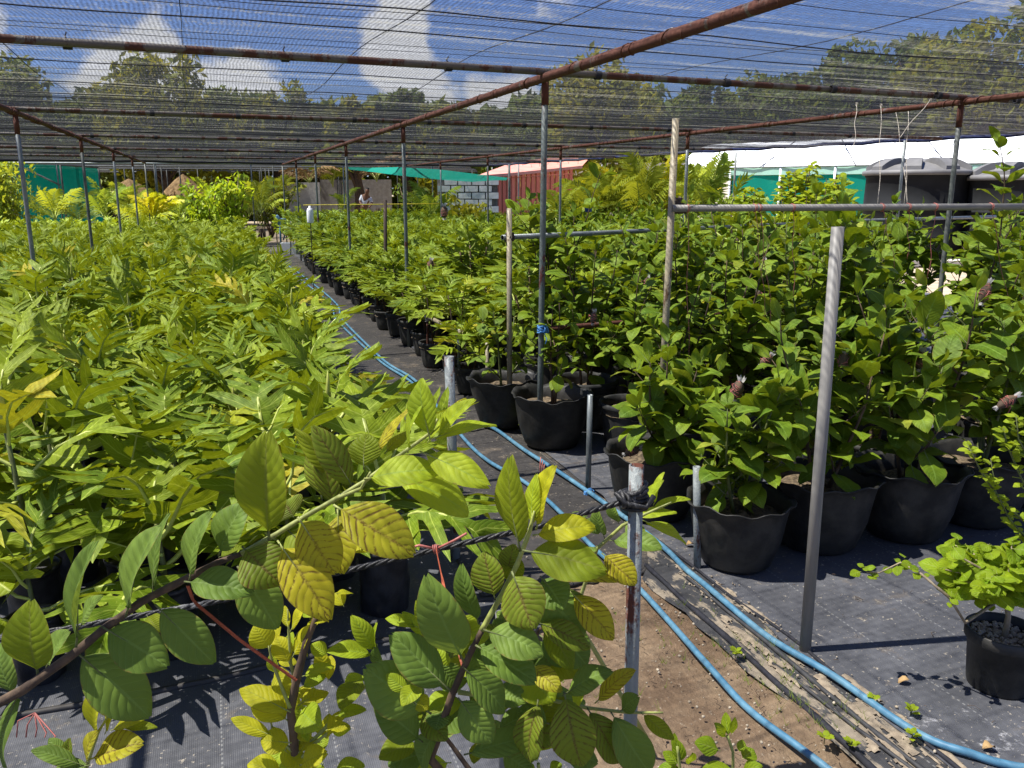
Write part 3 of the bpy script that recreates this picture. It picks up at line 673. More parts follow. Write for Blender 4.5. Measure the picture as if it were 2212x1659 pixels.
# water tanks with ribbed domed lids
def tank(loc, r, h, label, rz):
    t = thing('water_tank', label, 'water tank', loc, rz); m = MB()
    m.lathe([(r * .965, 0), (r * .97, .02), (r * .985, h * .3), (r * 1.0, h * .305), (r * .985, h * .31), (r * .985, h * .62), (r * 1.0, h * .625), (r * .985, h * .63), (r * .97, h * .96), (r, h * .975), (r, h - .0)], 56)
    obj('body', m.mesh('body', M['tank']), t); m = MB()
    m.lathe([(r * 1.0, h - .02), (r * 1.05, h - .02), (r * 1.06, h + .06), (r * 1.02, h + .09), (r * .93, h + .10), (r * .7, h + .20), (r * .4, h + .27), (0, h + .30)], 56); obj('lid', m.mesh('lid', M['lid']), t)
    for k in range(8):
        m = MB(); P = []
        for i in range(9):
            s_ = i / 8; rr = r * (.97 - .72 * s_); zz = h + .10 + .17 * math.sin(s_ * 1.5) + .15 * math.sin(math.pi * min(1, .12 + s_ * .9)) ** .7; w = r * .165 * (1 - .35 * s_); zl = h + .07 + .2 * s_
            P.append([(rr, -w, zl), (rr, -w * .92, zz), (rr, w * .92, zz), (rr, w, zl)])
        P = [[(P[0][j][0] + .005, P[0][j][1], h + .07) for j in range(4)]] + P
        m.quadgrid(P); obj('lid_rib', m.mesh('lid_rib', M['lid'], False), t, Matrix.Rotation(math.pi / 4 * k, 4, 'Z'))
    return t
p = Y(1980, 400, 20.3); tank((p.x, p.y, 0), 1.13, 1.98, 'large black water tank with ribbed grey lid behind the right saplings', .25)
p = Y(2215, 400, 19.2); tank((p.x, p.y, 0), 1.13, 1.86, 'second black water tank cut off by the right side of the photo', .6)
p = Y(1960, 600, 19.2); m = MB(); m.box((0, 0, .06), (1.6, .25, .06)); obj('concrete_kerb', m.mesh('concrete_kerb', M['concrete'], False), None, Matrix.Translation((p.x + .6, 18.8, .03)), 'pale concrete kerb at the foot of the black water tank', 'kerb')
# person bending at the far end
pp = Y(786, 440, 33); pp.z = 0
per = thing('person', 'person in a white shirt bending forward beyond the far end of the beds', 'person', pp)
def skin(name, joints, edges, radii, mat, parent):
    me = bpy.data.meshes.new(name); me.from_pydata(joints, edges, []); o = obj(name, me, parent); me.materials.append(mat)
    md = o.modifiers.new('skin', 'SKIN'); sv = me.skin_vertices[0].data
    for i, r in enumerate(radii): sv[i].radius = (r, r) if not isinstance(r, tuple) else r
    sv[0].use_root = True; s2 = o.modifiers.new('sub', 'SUBSURF'); s2.levels = s2.render_levels = 2; md.use_smooth_shade = True; return o
J = [(0, 0, .92), (.10, 0, .5), (.12, .04, .06), (.12, -.1, .03), (-.10, 0, .5), (-.12, .04, .06), (-.12, -.1, .03), (.03, -.04, 1.12), (.10, -.08, 1.32), (.13, -.10, 1.44), (.17, -.13, 1.54), (.18, -.15, 1.66),
     (.26, 0, 1.30), (.32, -.12, 1.10), (.26, -.30, 1.0), (.25, -.36, .97), (-.06, -.04, 1.38), (-.12, -.18, 1.16), (.02, -.34, 1.02), (.05, -.40, .99)]
Ed = [(0, 1), (1, 2), (2, 3), (0, 4), (4, 5), (5, 6), (0, 7), (7, 8), (8, 9), (9, 10), (10, 11), (8, 12), (12, 13), (13, 14), (14, 15), (8, 16), (16, 17), (17, 18), (18, 19)]
skin('body', J, Ed, [.14, .075, .045, .04, .075, .045, .04, .13, .15, .06, .085, .07, .055, .045, .032, .03, .055, .045, .032, .03], M['skin'], per)
skin('shirt', [(.0, -.02, 1.0), (.03, -.04, 1.14), (.10, -.08, 1.33), (.25, 0, 1.30), (.31, -.10, 1.13), (-.06, -.04, 1.38), (-.11, -.16, 1.19)], [(0, 1), (1, 2), (2, 3), (3, 4), (2, 5), (5, 6)], [.16, .155, .17, .075, .065, .075, .065], M['shirt'], per)
skin('trousers', [(0, 0, .94), (.10, 0, .5), (.12, .04, .12), (-.10, 0, .5), (-.12, .04, .12)], [(0, 1), (1, 2), (0, 3), (3, 4)], [.165, .095, .065, .095, .065], M['trousers'], per)
skin('hair', [(.18, -.11, 1.62), (.19, -.14, 1.70)], [(0, 1)], [.075, .08], M['hair'], per)

# ================================================================ TREES beyond the net
def leaf_quad_cloud(pts, size, rr, nrm_up=.3):
    V = []; T = []; U = []; 
    for i, (p, s_) in enumerate(pts):
        d = Vector((rr.gauss(0, 1), rr.gauss(0, 1), rr.gauss(0, .7))).normalized(); e = d.orthogonal().normalized(); e = (e * math.cos(i) + d.cross(e) * math.sin(i)); f_ = d.cross(e)
        o = len(V); sz = size * s_
        V += [p - e * sz, p + f_ * sz * .42 + d * sz * .1, p + e * sz, p - f_ * sz * .42 + d * sz * .1]; T += [(o, o + 1, o + 2), (o, o + 2, o + 3)]; U += [((.5, 0), (1, .5), (.5, 1)), ((.5, 0), (.5, 1), (0, .5))]
    return (np.array([tuple(v) for v in V], np.float32), np.array(T, np.int32), np.array(U, np.float32), np.zeros(len(T), np.int32))
def tree(u, vt, wpx, y, mat, label, dens=1.0, flat=.8, seed=0):
    rr = random.Random(seed + int(u)); top = Y(u, vt, y); base = Vector((top.x, y, 0)); w = wpx / 1898 * y / 2; hh = top.z; z0 = hh * .28
    t = thing('shade_tree', label, 'tree', base); m = MB(); pts = [(0, 0, -.1), (.1, 0, hh * .25), (-.1, .1, hh * .5), (0, 0, hh * .8)]; m.tube(pts, [.28, .22, .15, .05], 8)
    cl = []
    for k in range(16):
        an = rr.uniform(0, 6.28); zz = z0 + (hh - z0) * (.12 + .80 * rr.random()); env = math.sin(math.pi * min(.97, .12 + .83 * (zz - z0) / (hh - z0))) ** .6
        rad = w * env * rr.uniform(.35, .9); c = Vector((rad * math.cos(an), rad * math.sin(an) * .7, zz)); cl.append((c, w * rr.uniform(.26, .46)))
        m.tube([(0, 0, zz * .62), tuple(c * .5 + Vector((0, 0, zz * .40))), tuple(c)], [.10, .06, .02], 5)
    cl.append((Vector((0, 0, hh - w * .25)), w * .3)); cl.append((Vector((w * .25, 0, hh * .8)), w * .4)); cl.append((Vector((-w * .3, 0, hh * .75)), w * .4))
    obj('trunk', m.mesh('trunk', M['bark']), t); pp = []
    for c, r in cl:
        for i in range(int(260 * dens)):
            d = Vector((rr.gauss(0, 1), rr.gauss(0, 1), rr.gauss(0, 1))).normalized(); q = c + d * r * rr.random() ** .45 * Vector((1, .9, flat)).length * .62
            if noise.noise(q * 1.3) < -.22: continue
            pp.append((q, rr.uniform(.6, 1.3)))
    obj('crown', join('crown', [(leaf_quad_cloud(pp, .20, rr), Matrix.Identity(4))], [mat]), t)
    return t
TL = [(15, 165, 190, 33, 0), (140, 245, 150, 40, 0), (335, 132, 210, 36, 1), (245, 190, 130, 41, 0), (480, 200, 150, 40, 0), (590, 205, 130, 38, 1), (690, 230, 120, 42, 0), (765, 220, 90, 36, 1), (870, 205, 80, 44, 0),
      (960, 245, 130, 40, 1), (1070, 240, 120, 43, 0), (1165, 240, 110, 40, 0), (1285, 150, 215, 33, 1), (1430, 205, 130, 42, 0), (1530, 185, 110, 40, 0), (1640, 190, 150, 41, 0), (1760, 165, 170, 38, 0), (1880, 125, 190, 38, 0), (2000, 85, 190, 36, 0), (2130, 50, 240, 33, 1), (2290, 20, 260, 33, 0), (-140, 150, 200, 34, 0)]
DESC = ['tall tree at the left edge seen through the net', 'low dark tree just right of the left edge tree', 'tallest olive green tree of the left half rising into the white cloud', 'small dark tree left of the tallest olive tree', 'dark tree right of the tallest olive tree',
        'light green tree above the left beams', 'low dark tree left of the middle beam', 'narrow light green tree behind the middle beam', 'slim dark tree under the tall white cloud', 'low light green tree left of the middle post', 'dark tree just left of the middle post', 'dark tree directly behind the middle post',
        'round yellow green tree right of the middle post top', 'dark tree right of the round yellow green tree', 'narrow dark tree behind the tall speckled pole', 'dark tree left of the rising right hand canopy', 'broad dark tree above the white tunnel roof', 'tall dark tree rising above the water tank', 'high dark tree left of the corner tree',
        'highest tree filling the upper right corner', 'dark tree past the right edge of the photo', 'tree past the left edge of the photo']
for i, (u, v, w, y, k) in enumerate(TL): tree(u, v - 8, w * 1.5, y, M['tree_light' if k else 'tree'], DESC[i], 1.0, .8, i * 7)
# low dark thicket under them so that the far band is closed
rr = random.Random(5); pp = []
for i in range(22000):
    x = rr.uniform(-34, 30); y = rr.uniform(45, 49); zt = 5.9 + 1.2 * noise.noise(Vector((x * .25, 0, 0))) + .6 * noise.noise(Vector((x, 3, 0))); pp.append((Vector((x, y, rr.uniform(0, 1) ** .8 * zt)), rr.uniform(.8, 1.8)))
obj('thicket', join('thicket', [(leaf_quad_cloud(pp, .34, rr), Matrix.Identity(4))], [M['tree']]), kind='stuff', label='far wooded edge behind the nursery')
# sunny bush wall at the far left
pp = []
for i in range(5000):
    c = Vector((rr.gauss(0, .45), rr.gauss(0, .5), rr.uniform(0, 2.4))); pp.append((c, rr.uniform(.5, 1.1)))
p = Y(-32, 400, 24); t = thing('bush', 'sunlit yellow green bush left of the teal screen', 'bush', (p.x, 24, 0))
obj('foliage', join('foliage', [(leaf_quad_cloud(pp, .10, rr), Matrix.Identity(4))], [M['palm']]), t); m = MB()
for k in range(5): m.tube([(0, 0, 0), (R.uniform(-.3, .3), R.uniform(-.2, .2), 1), (R.uniform(-.7, .7), R.uniform(-.3, .3), 2)], [.04, .03, .01], 5)
obj('stems', m.mesh('stems', M['bark']), t)
# dark leafy bushes behind the far end of the beds
for (u, v, y, wv, lab, mt) in ((440, 395, 23.5, .5, 'tall leafy shrub with rounded leaves left of the far end of the path', 'hib'), (497, 378, 25, .45, 'second leafy shrub with rounded leaves nearest the far end of the path', 'hib'), (890, 400, 26, .5, 'round dark shrub under the teal awning', 'tree'), (580, 385, 30, .8, 'dark spreading bush at the end of the path', 'tree'), (1010, 425, 22, .35, 'small bush in front of the white block wall', 'tree_light')):
    top = Y(u, v, y); t = thing('shrub', lab, 'shrub', (top.x, y, 0)); pp = []; m = MB()
    for k in range(7):
        e = Vector((rr.gauss(0, wv * .6), rr.gauss(0, .3), top.z * rr.uniform(.75, 1.05))); m.tube([(0, 0, 0), tuple(e * .5 + Vector((0, 0, .1))), tuple(e)], [.03, .02, .008], 5)
        for i in range(90): s_ = rr.uniform(.3, 1); pp.append((e * s_ + Vector((rr.gauss(0, .12), rr.gauss(0, .12), rr.gauss(0, .06))), rr.uniform(.6, 1.2)))
    obj('stems', m.mesh('stems', M['bark']), t); obj('foliage', join('foliage', [(leaf_quad_cloud(pp, .10, rr), Matrix.Identity(4))], [M[mt]]), t)

# ---------------------------------------------------------------- palms
def frond_mesh(name, mat, n=20, droop=.5, ll=.34, wd=.022, seed=0, up=.5):
    rr = random.Random(seed); b = MB(); pts = []
    for i in range(9): t = i / 8; pts.append(Vector((0, t, up * t - droop * t * t)))
    b.tube(pts, [.016 * (1 - .8 * i / 8) for i in range(9)], 4, 1)
    for i in range(n):
        t = .16 + .82 * i / (n - 1); p = Vector((0, t, up * t - droop * t * t))
        for sd in (-1, 1):
            L = ll * math.sin(math.pi * (.18 + .74 * t)) * rr.uniform(.85, 1.1); d = Vector((sd * .72, .62, rr.uniform(.0, .35))).normalized(); q1 = p + d * L * .5; q2 = p + d * L + Vector((0, 0, -L * rr.uniform(.3, .7)))
            w = Vector((0, wd, .01)); o = len(b.v); b.v += [tuple(x) for x in (p - w * .3, p + w * .3, q1 - w, q1 + w, q2)]
            b.face((o, o + 1, o + 3, o + 2), 0, [(.4, 0), (.6, 0), (1, .5), (0, .5)]); b.face((o + 2, o + 3, o + 4), 0, [(0, .5), (1, .5), (.5, 1)])
    return b.mesh(name, [mat, M['rib']])
FM = {k: [frond_mesh('frond', M[k], 20, dr, .36, w_, s_, up) for s_, (dr, up) in enumerate(((.5, .7), (.8, .8), (.35, .6)))] for k, w_ in (('palm', .02), ('palm_green', .018), ('yellow_palm', .035), ('dry', .02))}
def palm(u, y, hpx, kind, label, nf=12, L=1.3, base_z=.3, trunk=0.0, upr=1.0):
    p = Y(u, 420, y); h = hpx / 1898 * y; t = thing('palm', label, 'palm', (p.x, y, 0), R.uniform(0, 6)); m = MB()
    for k in range(5): a = k * 1.3; m.tube([(.12 * math.cos(a), .12 * math.sin(a), 0), (.05 * math.cos(a), .05 * math.sin(a), .5 + trunk)], [.05, .03], 6)
    obj('trunk', m.mesh('trunk', M['bark']), t)
    for k in range(nf):
        a = k * 2.4; el = R.uniform(.25, 1.35) * upr; s_ = L * R.uniform(.75, 1.1)
        d = Matrix.Translation((0, 0, base_z + trunk + R.uniform(0, .25))) @ Matrix.Rotation(a, 4, 'Z') @ Matrix.Rotation(el * .75, 4, 'X') @ Matrix.Diagonal((s_, s_, s_, 1)); obj('frond', R.choice(FM[kind]), t, d)
palm(112, 24, 100, 'palm', 'young coconut palm in front of the teal screen', 9, 1.0, .75)
palm(165, 25.5, 90, 'palm_green', 'green palm at the right part of the teal screen', 7, .8, .55)
palm(222, 24.5, 100, 'palm_green', 'upright green palm just right of the teal screen', 10, 1.1, .7, 0, 1.1)
palm(268, 25.5, 90, 'palm', 'arching palm between the screen and the thatched huts', 11, 1.1, .8)
palm(330, 22.5, 60, 'yellow_palm', 'bright yellow leaved palm in front of the thatched hut', 13, .75, .8)
palm(300, 23.5, 60, 'palm', 'yellow green clump beside the bright yellow palm', 10, .9, .6)
palm(720, 30, 60, 'palm', 'pale palm with hanging fronds above the grey wall', 12, 1.4, 1.3, .4)
palm(815, 30, 60, 'dry', 'orange brown dried palm frond cluster near the bending person', 9, 1.3, 1.4, .5, .5)
palm(670, 29, 60, 'dry', 'dry brown palm at the end of the path', 9, 1.0, 1.3, .5, .5)
for i, (u, y, k, lab) in enumerate(((1205, 15.5, 'palm', 'green palm beside the right end of the red shed'), (1255, 17.5, 'yellow_palm', 'yellow palm leftmost in the bright clump before the cream wall'), (1300, 16.5, 'palm', 'feathery yellow green palm second in the bright clump'), (1340, 17.8, 'yellow_palm', 'golden palm in the middle of the bright clump'), (1385, 16.2, 'palm', 'tall strap leaved palm right of the golden palm'), (1425, 17.2, 'yellow_palm', 'yellow palm just left of the tall speckled pole'), (1478, 17.5, 'palm', 'yellow green palm just right of the tall speckled pole'), (1530, 16.8, 'palm_green', 'green palm between the speckled pole and the teal wall'))):
    palm(u, y, 90, k, lab, 18 if u > 1260 else 9, 1.15 if u > 1260 else .75, .7, .25, 1.15)
palm(385, 24.5, 50, 'palm_green', 'small green palm in front of the pale thatched hut', 9, .8, .75)
palm(535, 27, 60, 'palm_green', 'dark palm left of the path end', 11, 1.2, .8)
palm(600, 33, 60, 'palm', 'pale palm exactly at the end of the path', 11, 1.2, 1.0)
palm(930, 24, 50, 'palm_green', 'palm under the right half of the teal awning', 10, 1.0, .8)
palm(455, 25, 60, 'palm', 'yellow green palm between the two rounded shrubs', 11, .9, .9)
palm(560, 26, 60, 'palm', 'yellow green palm left of the pale palm at the path end', 11, .9, .9)
palm(745, 27, 50, 'palm_green', 'green palm before the grey wall left of the bending person', 9, .7, .9)
# thatched huts
for (u, v, w, y, lab) in ((278, 388, 85, 30, 'thatched hut roof behind the arching palm'), (395, 378, 62, 31, 'pale thatched hut roof in the middle distance')):
    p = Y(u, v, y); r = w / 1898 * y * .55; t = thing('thatched_hut', lab, 'hut', (p.x, y, 0)); m = MB(); m.lathe([(r * 1.35, p.z - .72), (r * 1.1, p.z - .55), (r * .5, p.z - .18), (0, p.z + .04)], 40, 0, (0, 0, 0), lambda a, q, z: (.06 * math.sin(a * 19) * (q / r), .05 * math.sin(a * 27) * (q / r)))
    obj('thatch', m.mesh('thatch', M['dry']), t); m = MB()
    for k in range(320): a = R.uniform(0, 6.28); q = r * R.uniform(.3, 1.35); z = p.z - .52 * q / r + .05; m.tube([(q * math.cos(a), q * math.sin(a), z), (q * 1.12 * math.cos(a + .03), q * 1.12 * math.sin(a + .03), z - R.uniform(.15, .4))], .012, 3)
    obj('thatch_fringe', m.mesh('thatch_fringe', M['dry']), t, kind='stuff')
    for k in range(6): a = k * 1.05; rod('hut_post', (r * .8 * math.cos(a), r * .8 * math.sin(a), 0), (r * .8 * math.cos(a), r * .8 * math.sin(a), p.z - .5), .05, M['timber'], parent=t, n=6)

# ================================================================ LEFT BED of breadfruit seedlings
LB = [lobed_leaf(nl, s_, dr) for s_, (nl, dr) in enumerate(((5, .22), (4, .30), (5, .42), (4, .15), (6, .30), (3, .25)))]
LBM = [b.mesh('leaf', [M['bread'], M['rib']]) for b in LB]
LBF = [arr(lobed_leaf(nl, s_ + 20, dr, False)) for s_, (nl, dr) in enumerate(((4, .22), (4, .32), (3, .42), (4, .15)))]
def lobed_pose(rr, k, n, h, size):
    """matrices of the leaves of one seedling"""
    t = k / max(1, n - 1); a = k * 2.399 + rr.uniform(-.3, .3); el = math.radians(rr.uniform(-12, 14) + 46 * t ** 1.6); L = size * rr.uniform(.8, 1.12) * (1 - .35 * t ** 3)
    z = h * (.50 + .50 * t); d = Vector((math.cos(a) * math.cos(el), math.sin(a) * math.cos(el), math.sin(el))); up = Vector((rr.uniform(-.3, .3), rr.uniform(-.3, .3), 1))
    p = Vector((0, 0, z)); return frame(p, p + d * L, up, rr.uniform(.95, 1.25))
bag = MB(); bag.lathe([(.0, .005), (.075, .005), (.088, .02), (.092, .12), (.088, .22), (.092, .27), (.098, .275), (.094, .25), (.0, .245)], 18, 0, (0, 0, 0), lambda a, r, z: (.05 * math.sin(a * 5 + z * 40) * (r > .05), 0)); bagm = bag.mesh('bag', M['bag'])
bud = MB(); bud.tube([(0, 0, 0), (.004, 0, .04), (.004, .003, .10), (0, 0, .15)], [.009, .013, .009, .001], 6); budm = bud.mesh('bud', M['bud'])
def make_seedling(seed, h, n, size):
    rr = random.Random(seed); t = thing('breadfruit_seedling', 'x', 'seedling'); kids = []
    kids.append(obj('grow_bag', bagm, t)); m = MB(); m.tube([(0, 0, .2), (rr.uniform(-.02, .02), 0, h * .6), (0, 0, h + .01)], [.012, .010, .007], 6); kids.append(obj('stem', m.mesh('stem', M['stem']), t))
    for k in range(n): kids.append(obj('leaf', rr.choice(LBM), t, lobed_pose(rr, k, n, h, size)))
    if seed % 2 == 0: kids.append(obj('bud', budm, t, Matrix.Translation((0, 0, h))))
    root_children[t.name] = kids; return t
protos = [make_seedling(i, h, n, s_) for i, (h, n, s_) in enumerate(((.66, 7, .50), (.56, 6, .54), (.72, 7, .48), (.50, 6, .48), (.62, 8, .50), (.58, 6, .56), (.80, 7, .44)))]
ORD = ['first', 'second', 'third', 'fourth', 'fifth', 'sixth', 'seventh', 'eighth', 'ninth', 'tenth', 'eleventh', 'twelfth', 'thirteenth', 'fourteenth', 'fifteenth', 'sixteenth', 'seventeenth', 'eighteenth', 'nineteenth', 'twentieth'] + ['%dth' % i for i in range(21, 80)]
spots = []
for j in range(60):
    for i in range(34):
        a = -1.34 + min(.06, .005 * j) - .40 * i - .12 * (j % 2) + R.uniform(-.05, .05); bb = -1.60 + .40 * j + R.uniform(-.05, .05)
        if bb < -1.3 and a > -1.5: a -= .02
        p = AB(a, bb)
        if p.y < .7: continue
        q = proj((p.x, p.y, .5))
        if q is None or q[0] < -170 or q[0] > 2300 or q[1] > 1900: continue
        spots.append((p.length, i, j, p))
spots.sort(key=lambda s_: s_[0]); used = set(); far_items = []
HT = {0: 'short', 1: 'broad', 2: 'tall', 3: 'low', 4: 'full', 5: 'wide leaved', 6: 'tallest type of'}
for n, (d, i, j, p) in enumerate(spots):
    rz, sc = R.uniform(0, 6.28), R.uniform(.88, 1.12)
    if d > 11: sc *= .88
    if n < 290:
        k = R.randrange(len(protos)); k = R.choice((1, 3, 5)) if j == 0 else k
        lab = 'breadfruit seedling, %s from the path in the %s row of the left bed' % (ORD[i], ORD[j])
        m4 = Matrix.Translation(p) @ Matrix.Rotation(rz, 4, 'Z') @ Matrix.Rotation(R.uniform(-.06, .06), 4, 'X') @ Matrix.Diagonal((sc, sc, sc, 1))
        if k not in used: used.add(k); protos[k].matrix_basis = m4; protos[k]['label'] = lab; protos[k]['group'] = 'breadfruit seedlings in the left bed'
        else: copy_thing(protos[k], m4, lab, 'breadfruit seedlings in the left bed')
    else:
        h = R.choice((.7, .62, .76, .58, .82)); nl = 7 if d < 16 else 5; M0 = Matrix.Translation(p) @ Matrix.Rotation(rz, 4, 'Z')
        for k in range(nl): far_items.append((R.choice(LBF), M0 @ lobed_pose(R, k, nl, h * sc, .45)))
for k, pr in enumerate(protos):
    if k not in used: bpy.data.objects.remove(pr)
if far_items: obj('breadfruit_seedlings', join('breadfruit_seedlings', far_items, [M['bread_far'], M['rib']]), kind='stuff', label='mass of breadfruit seedlings filling the far part of the left bed')
# dark poly bags under the far mass are hidden by its leaves

# ================================================================ RIGHT STAND: big pots and saplings
def pot_meshes(wavy, seed):
    rr = random.Random(seed); m = MB(); ph = [rr.uniform(0, 6) for _ in range(4)]
    def wob(a, r, z):
        if not wavy or z < .27: return (.012 * math.sin(a * 2 + ph[2]), 0)
        k = (z - .27) / .1; return (.035 * k * math.sin(a * 7 + ph[0]) + .03 * k * math.sin(a * 3 + ph[1]), .010 * k * math.sin(a * 11 + ph[3]) + .010 * k * math.sin(a * 4 + ph[1]))
    if wavy: prof = [(.0, .0), (.155, .0), (.175, .02), (.215, .14), (.238, .27), (.244, .315), (.262, .34), (.270, .345), (.266, .350), (.240, .33), (.228, .27), (.222, .24)]
    else: prof = [(.0, .0), (.17, .0), (.18, .015), (.205, .16), (.218, .29), (.222, .30), (.232, .302), (.238, .315), (.236, .335), (.226, .343), (.214, .335), (.208, .30), (.205, .24)]
    m.lathe(prof, 56, 0, (0, 0, 0), wob); a = m.mesh('pot', M['pot'] if wavy else M['pot_dusty'])
    m = MB(); m.lathe([(.225, .255), (.17, .262), (.1, .268), (.05, .275), (0, .277)], 24, 0, (0, 0, 0), lambda q, r, z: (0, .012 * math.sin(q * 3 + r * 30) + .006 * math.sin(q * 8)))
    return a, m.mesh('soil', M['soil'])
PM = [pot_meshes(True, 1), pot_meshes(True, 2), pot_meshes(False, 3), pot_meshes(True, 4)]
GL = [oval_leaf(8, 1, .25, .22, .10, .02, 30 + s_) for s_ in range(5)]; GLM = [b.mesh('leaf', [M['guava'], M['stem']]) for b in GL]; GLA = [arr(oval_leaf(6, 1, .26, .22, .10, .02, 40 + s_)) for s_ in range(4)]
HL_ = [oval_leaf(6, 1, .33, .14, .08, .03, 60 + s_, .02) for s_ in range(4)]
def sapling_layout(seed, h, stems=2, size=.16, step=.066, spread=.16, z0=.44, shoots=3):
    """stem polylines and leaf matrices of a guava like sapling"""
    rr = random.Random(seed); lines, leaves = [], []
    def grow(p, d, L, r0, nleaf_from):
        pts = [p.copy()]; n = max(3, int(L / .08)); dd = d.copy()
        for i in range(n):
            dd = (dd + Vector((rr.gauss(0, .07), rr.gauss(0, .07), .06))).normalized(); pts.append(pts[-1] + dd * (L / n))
        lines.append((pts, [r0 * (1 - .75 * i / n) for i in range(n + 1)])); s_ = nleaf_from; az = rr.uniform(0, 3.14)
        while s_ < L:
            f_ = s_ / L * n; i = min(n - 1, int(f_)); q = pts[i].lerp(pts[i + 1], f_ - i); dd = (pts[i + 1] - pts[i]).normalized(); az += 1.5708 + rr.uniform(-.35, .35)
            x = dd.orthogonal().normalized(); y = dd.cross(x)
            for sd in (0, math.pi):
                if rr.random() < .08: continue
                o = x * math.cos(az + sd) + y * math.sin(az + sd); el = rr.uniform(-.25, .45) + .5 * (s_ / L) ** 4; ld = (o + dd * el).normalized(); sz = size * rr.uniform(.7, 1.15) * (1 if s_ < L * .85 else .7)
                leaves.append(frame(q, q + ld * sz, Vector((rr.uniform(-.35, .35), rr.uniform(-.35, .35), 1)), rr.uniform(.95, 1.25)))
            s_ += step * rr.uniform(.8, 1.25)
        o = dd; leaves.append(frame(pts[-1], pts[-1] + (o + Vector((.3, 0, 0))).normalized() * size * .6, Vector((0, -1, .3)), .8))
        return pts
    for k in range(stems):
        a = rr.uniform(0, 6.28); lean = spread * rr.uniform(.2, 1.2) * (1 if stems > 1 else .4); main = grow(Vector((.03 * math.cos(a), .03 * math.sin(a), .26)), Vector((lean * math.cos(a), lean * math.sin(a), 1)).normalized(), (h - .26) * rr.uniform(.82, 1.0) if k else h - .26, .011, z0 - .2 + rr.uniform(0, .12))
        for j in range(shoots):
            i = rr.randrange(1, max(2, len(main) - 3)); a2 = rr.uniform(0, 6.28); grow(main[i], Vector((math.cos(a2), math.sin(a2), .8)).normalized(), rr.uniform(.18, .38), .006, .05)
    return lines, leaves
def tubes_mesh(lines, mat, n=5):
    m = MB()
    for pts, r in lines: m.tube(pts, r, n)
    return m.mesh('stem', mat)
def make_sapling(seed, h, leafparts, lobed=False, **kw):
    t = thing('potted_sapling', 'x', 'potted plant'); kids = []; pa, so_ = PM[seed % 4 if not lobed else 2]; kids += [obj('pot', pa, t), obj('soil', so_, t)]
    rr = random.Random(seed)
    if not lobed:
        lines, leaves = sapling_layout(seed, h, **kw); kids.append(obj('stem', tubes_mesh(lines, M['bark'] if seed % 3 else M['stem']), t))
        if leafparts:
            for m4 in leaves[:290]: kids.append(obj('leaf', rr.choice(GLM), t, m4))
        else: kids.append(obj('foliage', join('foliage', [(rr.choice(GLA), m4) for m4 in leaves], [M['guava'], M['stem']]), t, kind='stuff'))
    else:
        ns = kw.get('stems', 3); lines, items = [], []
        for k in range(ns):
            a = k * 2.2 + rr.uniform(-.4, .4); e = Vector((.16 * math.cos(a), .16 * math.sin(a), h * rr.uniform(.7, 1.0))); lines.append(([Vector((.03 * math.cos(a), .03 * math.sin(a), .26)), e * .5 + Vector((0, 0, .12)), e], [.014, .011, .008])); nl = rr.choice((7, 8, 9))
            for q in range(nl):
                m4 = Matrix.Translation(Vector((e.x, e.y, e.z * .30))) @ lobed_pose(rr, q, nl, e.z * .72, .42); items.append(m4)
        kids.append(obj('stem', tubes_mesh(lines, M['bark'], 6), t))
        if leafparts:
            for m4 in items: kids.append(obj('leaf', rr.choice(LBM), t, m4))
        else: kids.append(obj('foliage', join('foliage', [(rr.choice(LBF), m4) for m4 in items], [M['bread_far'], M['rib']]), t, kind='stuff'))
    root_children[t.name] = kids; return t
def place(t, p, rz, lab, group, sc=1.0, first=set()):
    m4 = Matrix.Translation(p) @ Matrix.Rotation(rz, 4, 'Z') @ Matrix.Diagonal((sc, sc, sc, 1))
    if t.name not in first: first.add(t.name); t.matrix_basis = m4; t['label'] = lab; t['group'] = group; return t
    return copy_thing(t, m4, lab, group)
G1 = 'guava saplings in the right stand'; G2 = 'breadfruit saplings in big pots right of the path'
# the saplings that stand out, placed one by one
def uniq(seed, p, h, lab, lp=True, **kw):
    t = make_sapling(seed, h, lp, **kw); place(t, Vector((p[0], p[1], .03)), R.uniform(0, 6), lab, G1 if not kw.get('lobed') else G2, .88 if seed == 117 else 1.0); return t
uniq(101, AB(.17, -1.20), .88, 'small guava sapling in the front pot just left of the tall speckled pole', size=.19, stems=3, shoots=4, spread=.32)
uniq(117, AB(.235, -1.86), .98, 'guava sapling in the front pot beside the rusty spotted stake', size=.20, stems=3, shoots=4, spread=.34)
uniq(103, AB(.72, -1.85), 1.12, 'guava sapling in the wavy front pot left of the grey plastic pole', size=.19, stems=3, shoots=4, spread=.28)
uniq(104, AB(1.20, -1.93), 1.22, 'guava sapling in the front pot just right of the grey plastic pole', size=.19, stems=3, shoots=4, spread=.28)
uniq(105, AB(1.68, -1.95), 1.18, 'guava sapling in the dark front pot behind the small leaved citrus', size=.19, stems=3, shoots=4, spread=.28)
uniq(106, AB(2.2, -1.9), 1.25, 'guava sapling in the rightmost front pot', size=.17, stems=2)
uniq(107, AB(.12, .12), .95, 'sparse sapling in the wavy pot behind the galvanised middle post', size=.13, stems=2, shoots=3, step=.06)
uniq(108, AB(-.02, .70), .85, 'thin sapling with small leaves in the pot left of the middle post', size=.12, stems=2, shoots=2)
uniq(109, Y(1225, 900, 6.6).to_2d().to_3d(), 1.80, 'tall single stem sapling rising above the rail right of the middle post', size=.20, stems=1, shoots=1, step=.07)
uniq(110, Y(2165, 700, 5.2).to_2d().to_3d(), 1.92, 'tallest sapling at the right edge reaching up to the net hem', size=.19, stems=2, shoots=2, step=.065)
uniq(111, Y(1895, 700, 5.2).to_2d().to_3d(), 1.55, 'tall large leaved sapling in front of the black water tank', size=.20, stems=1, shoots=3)
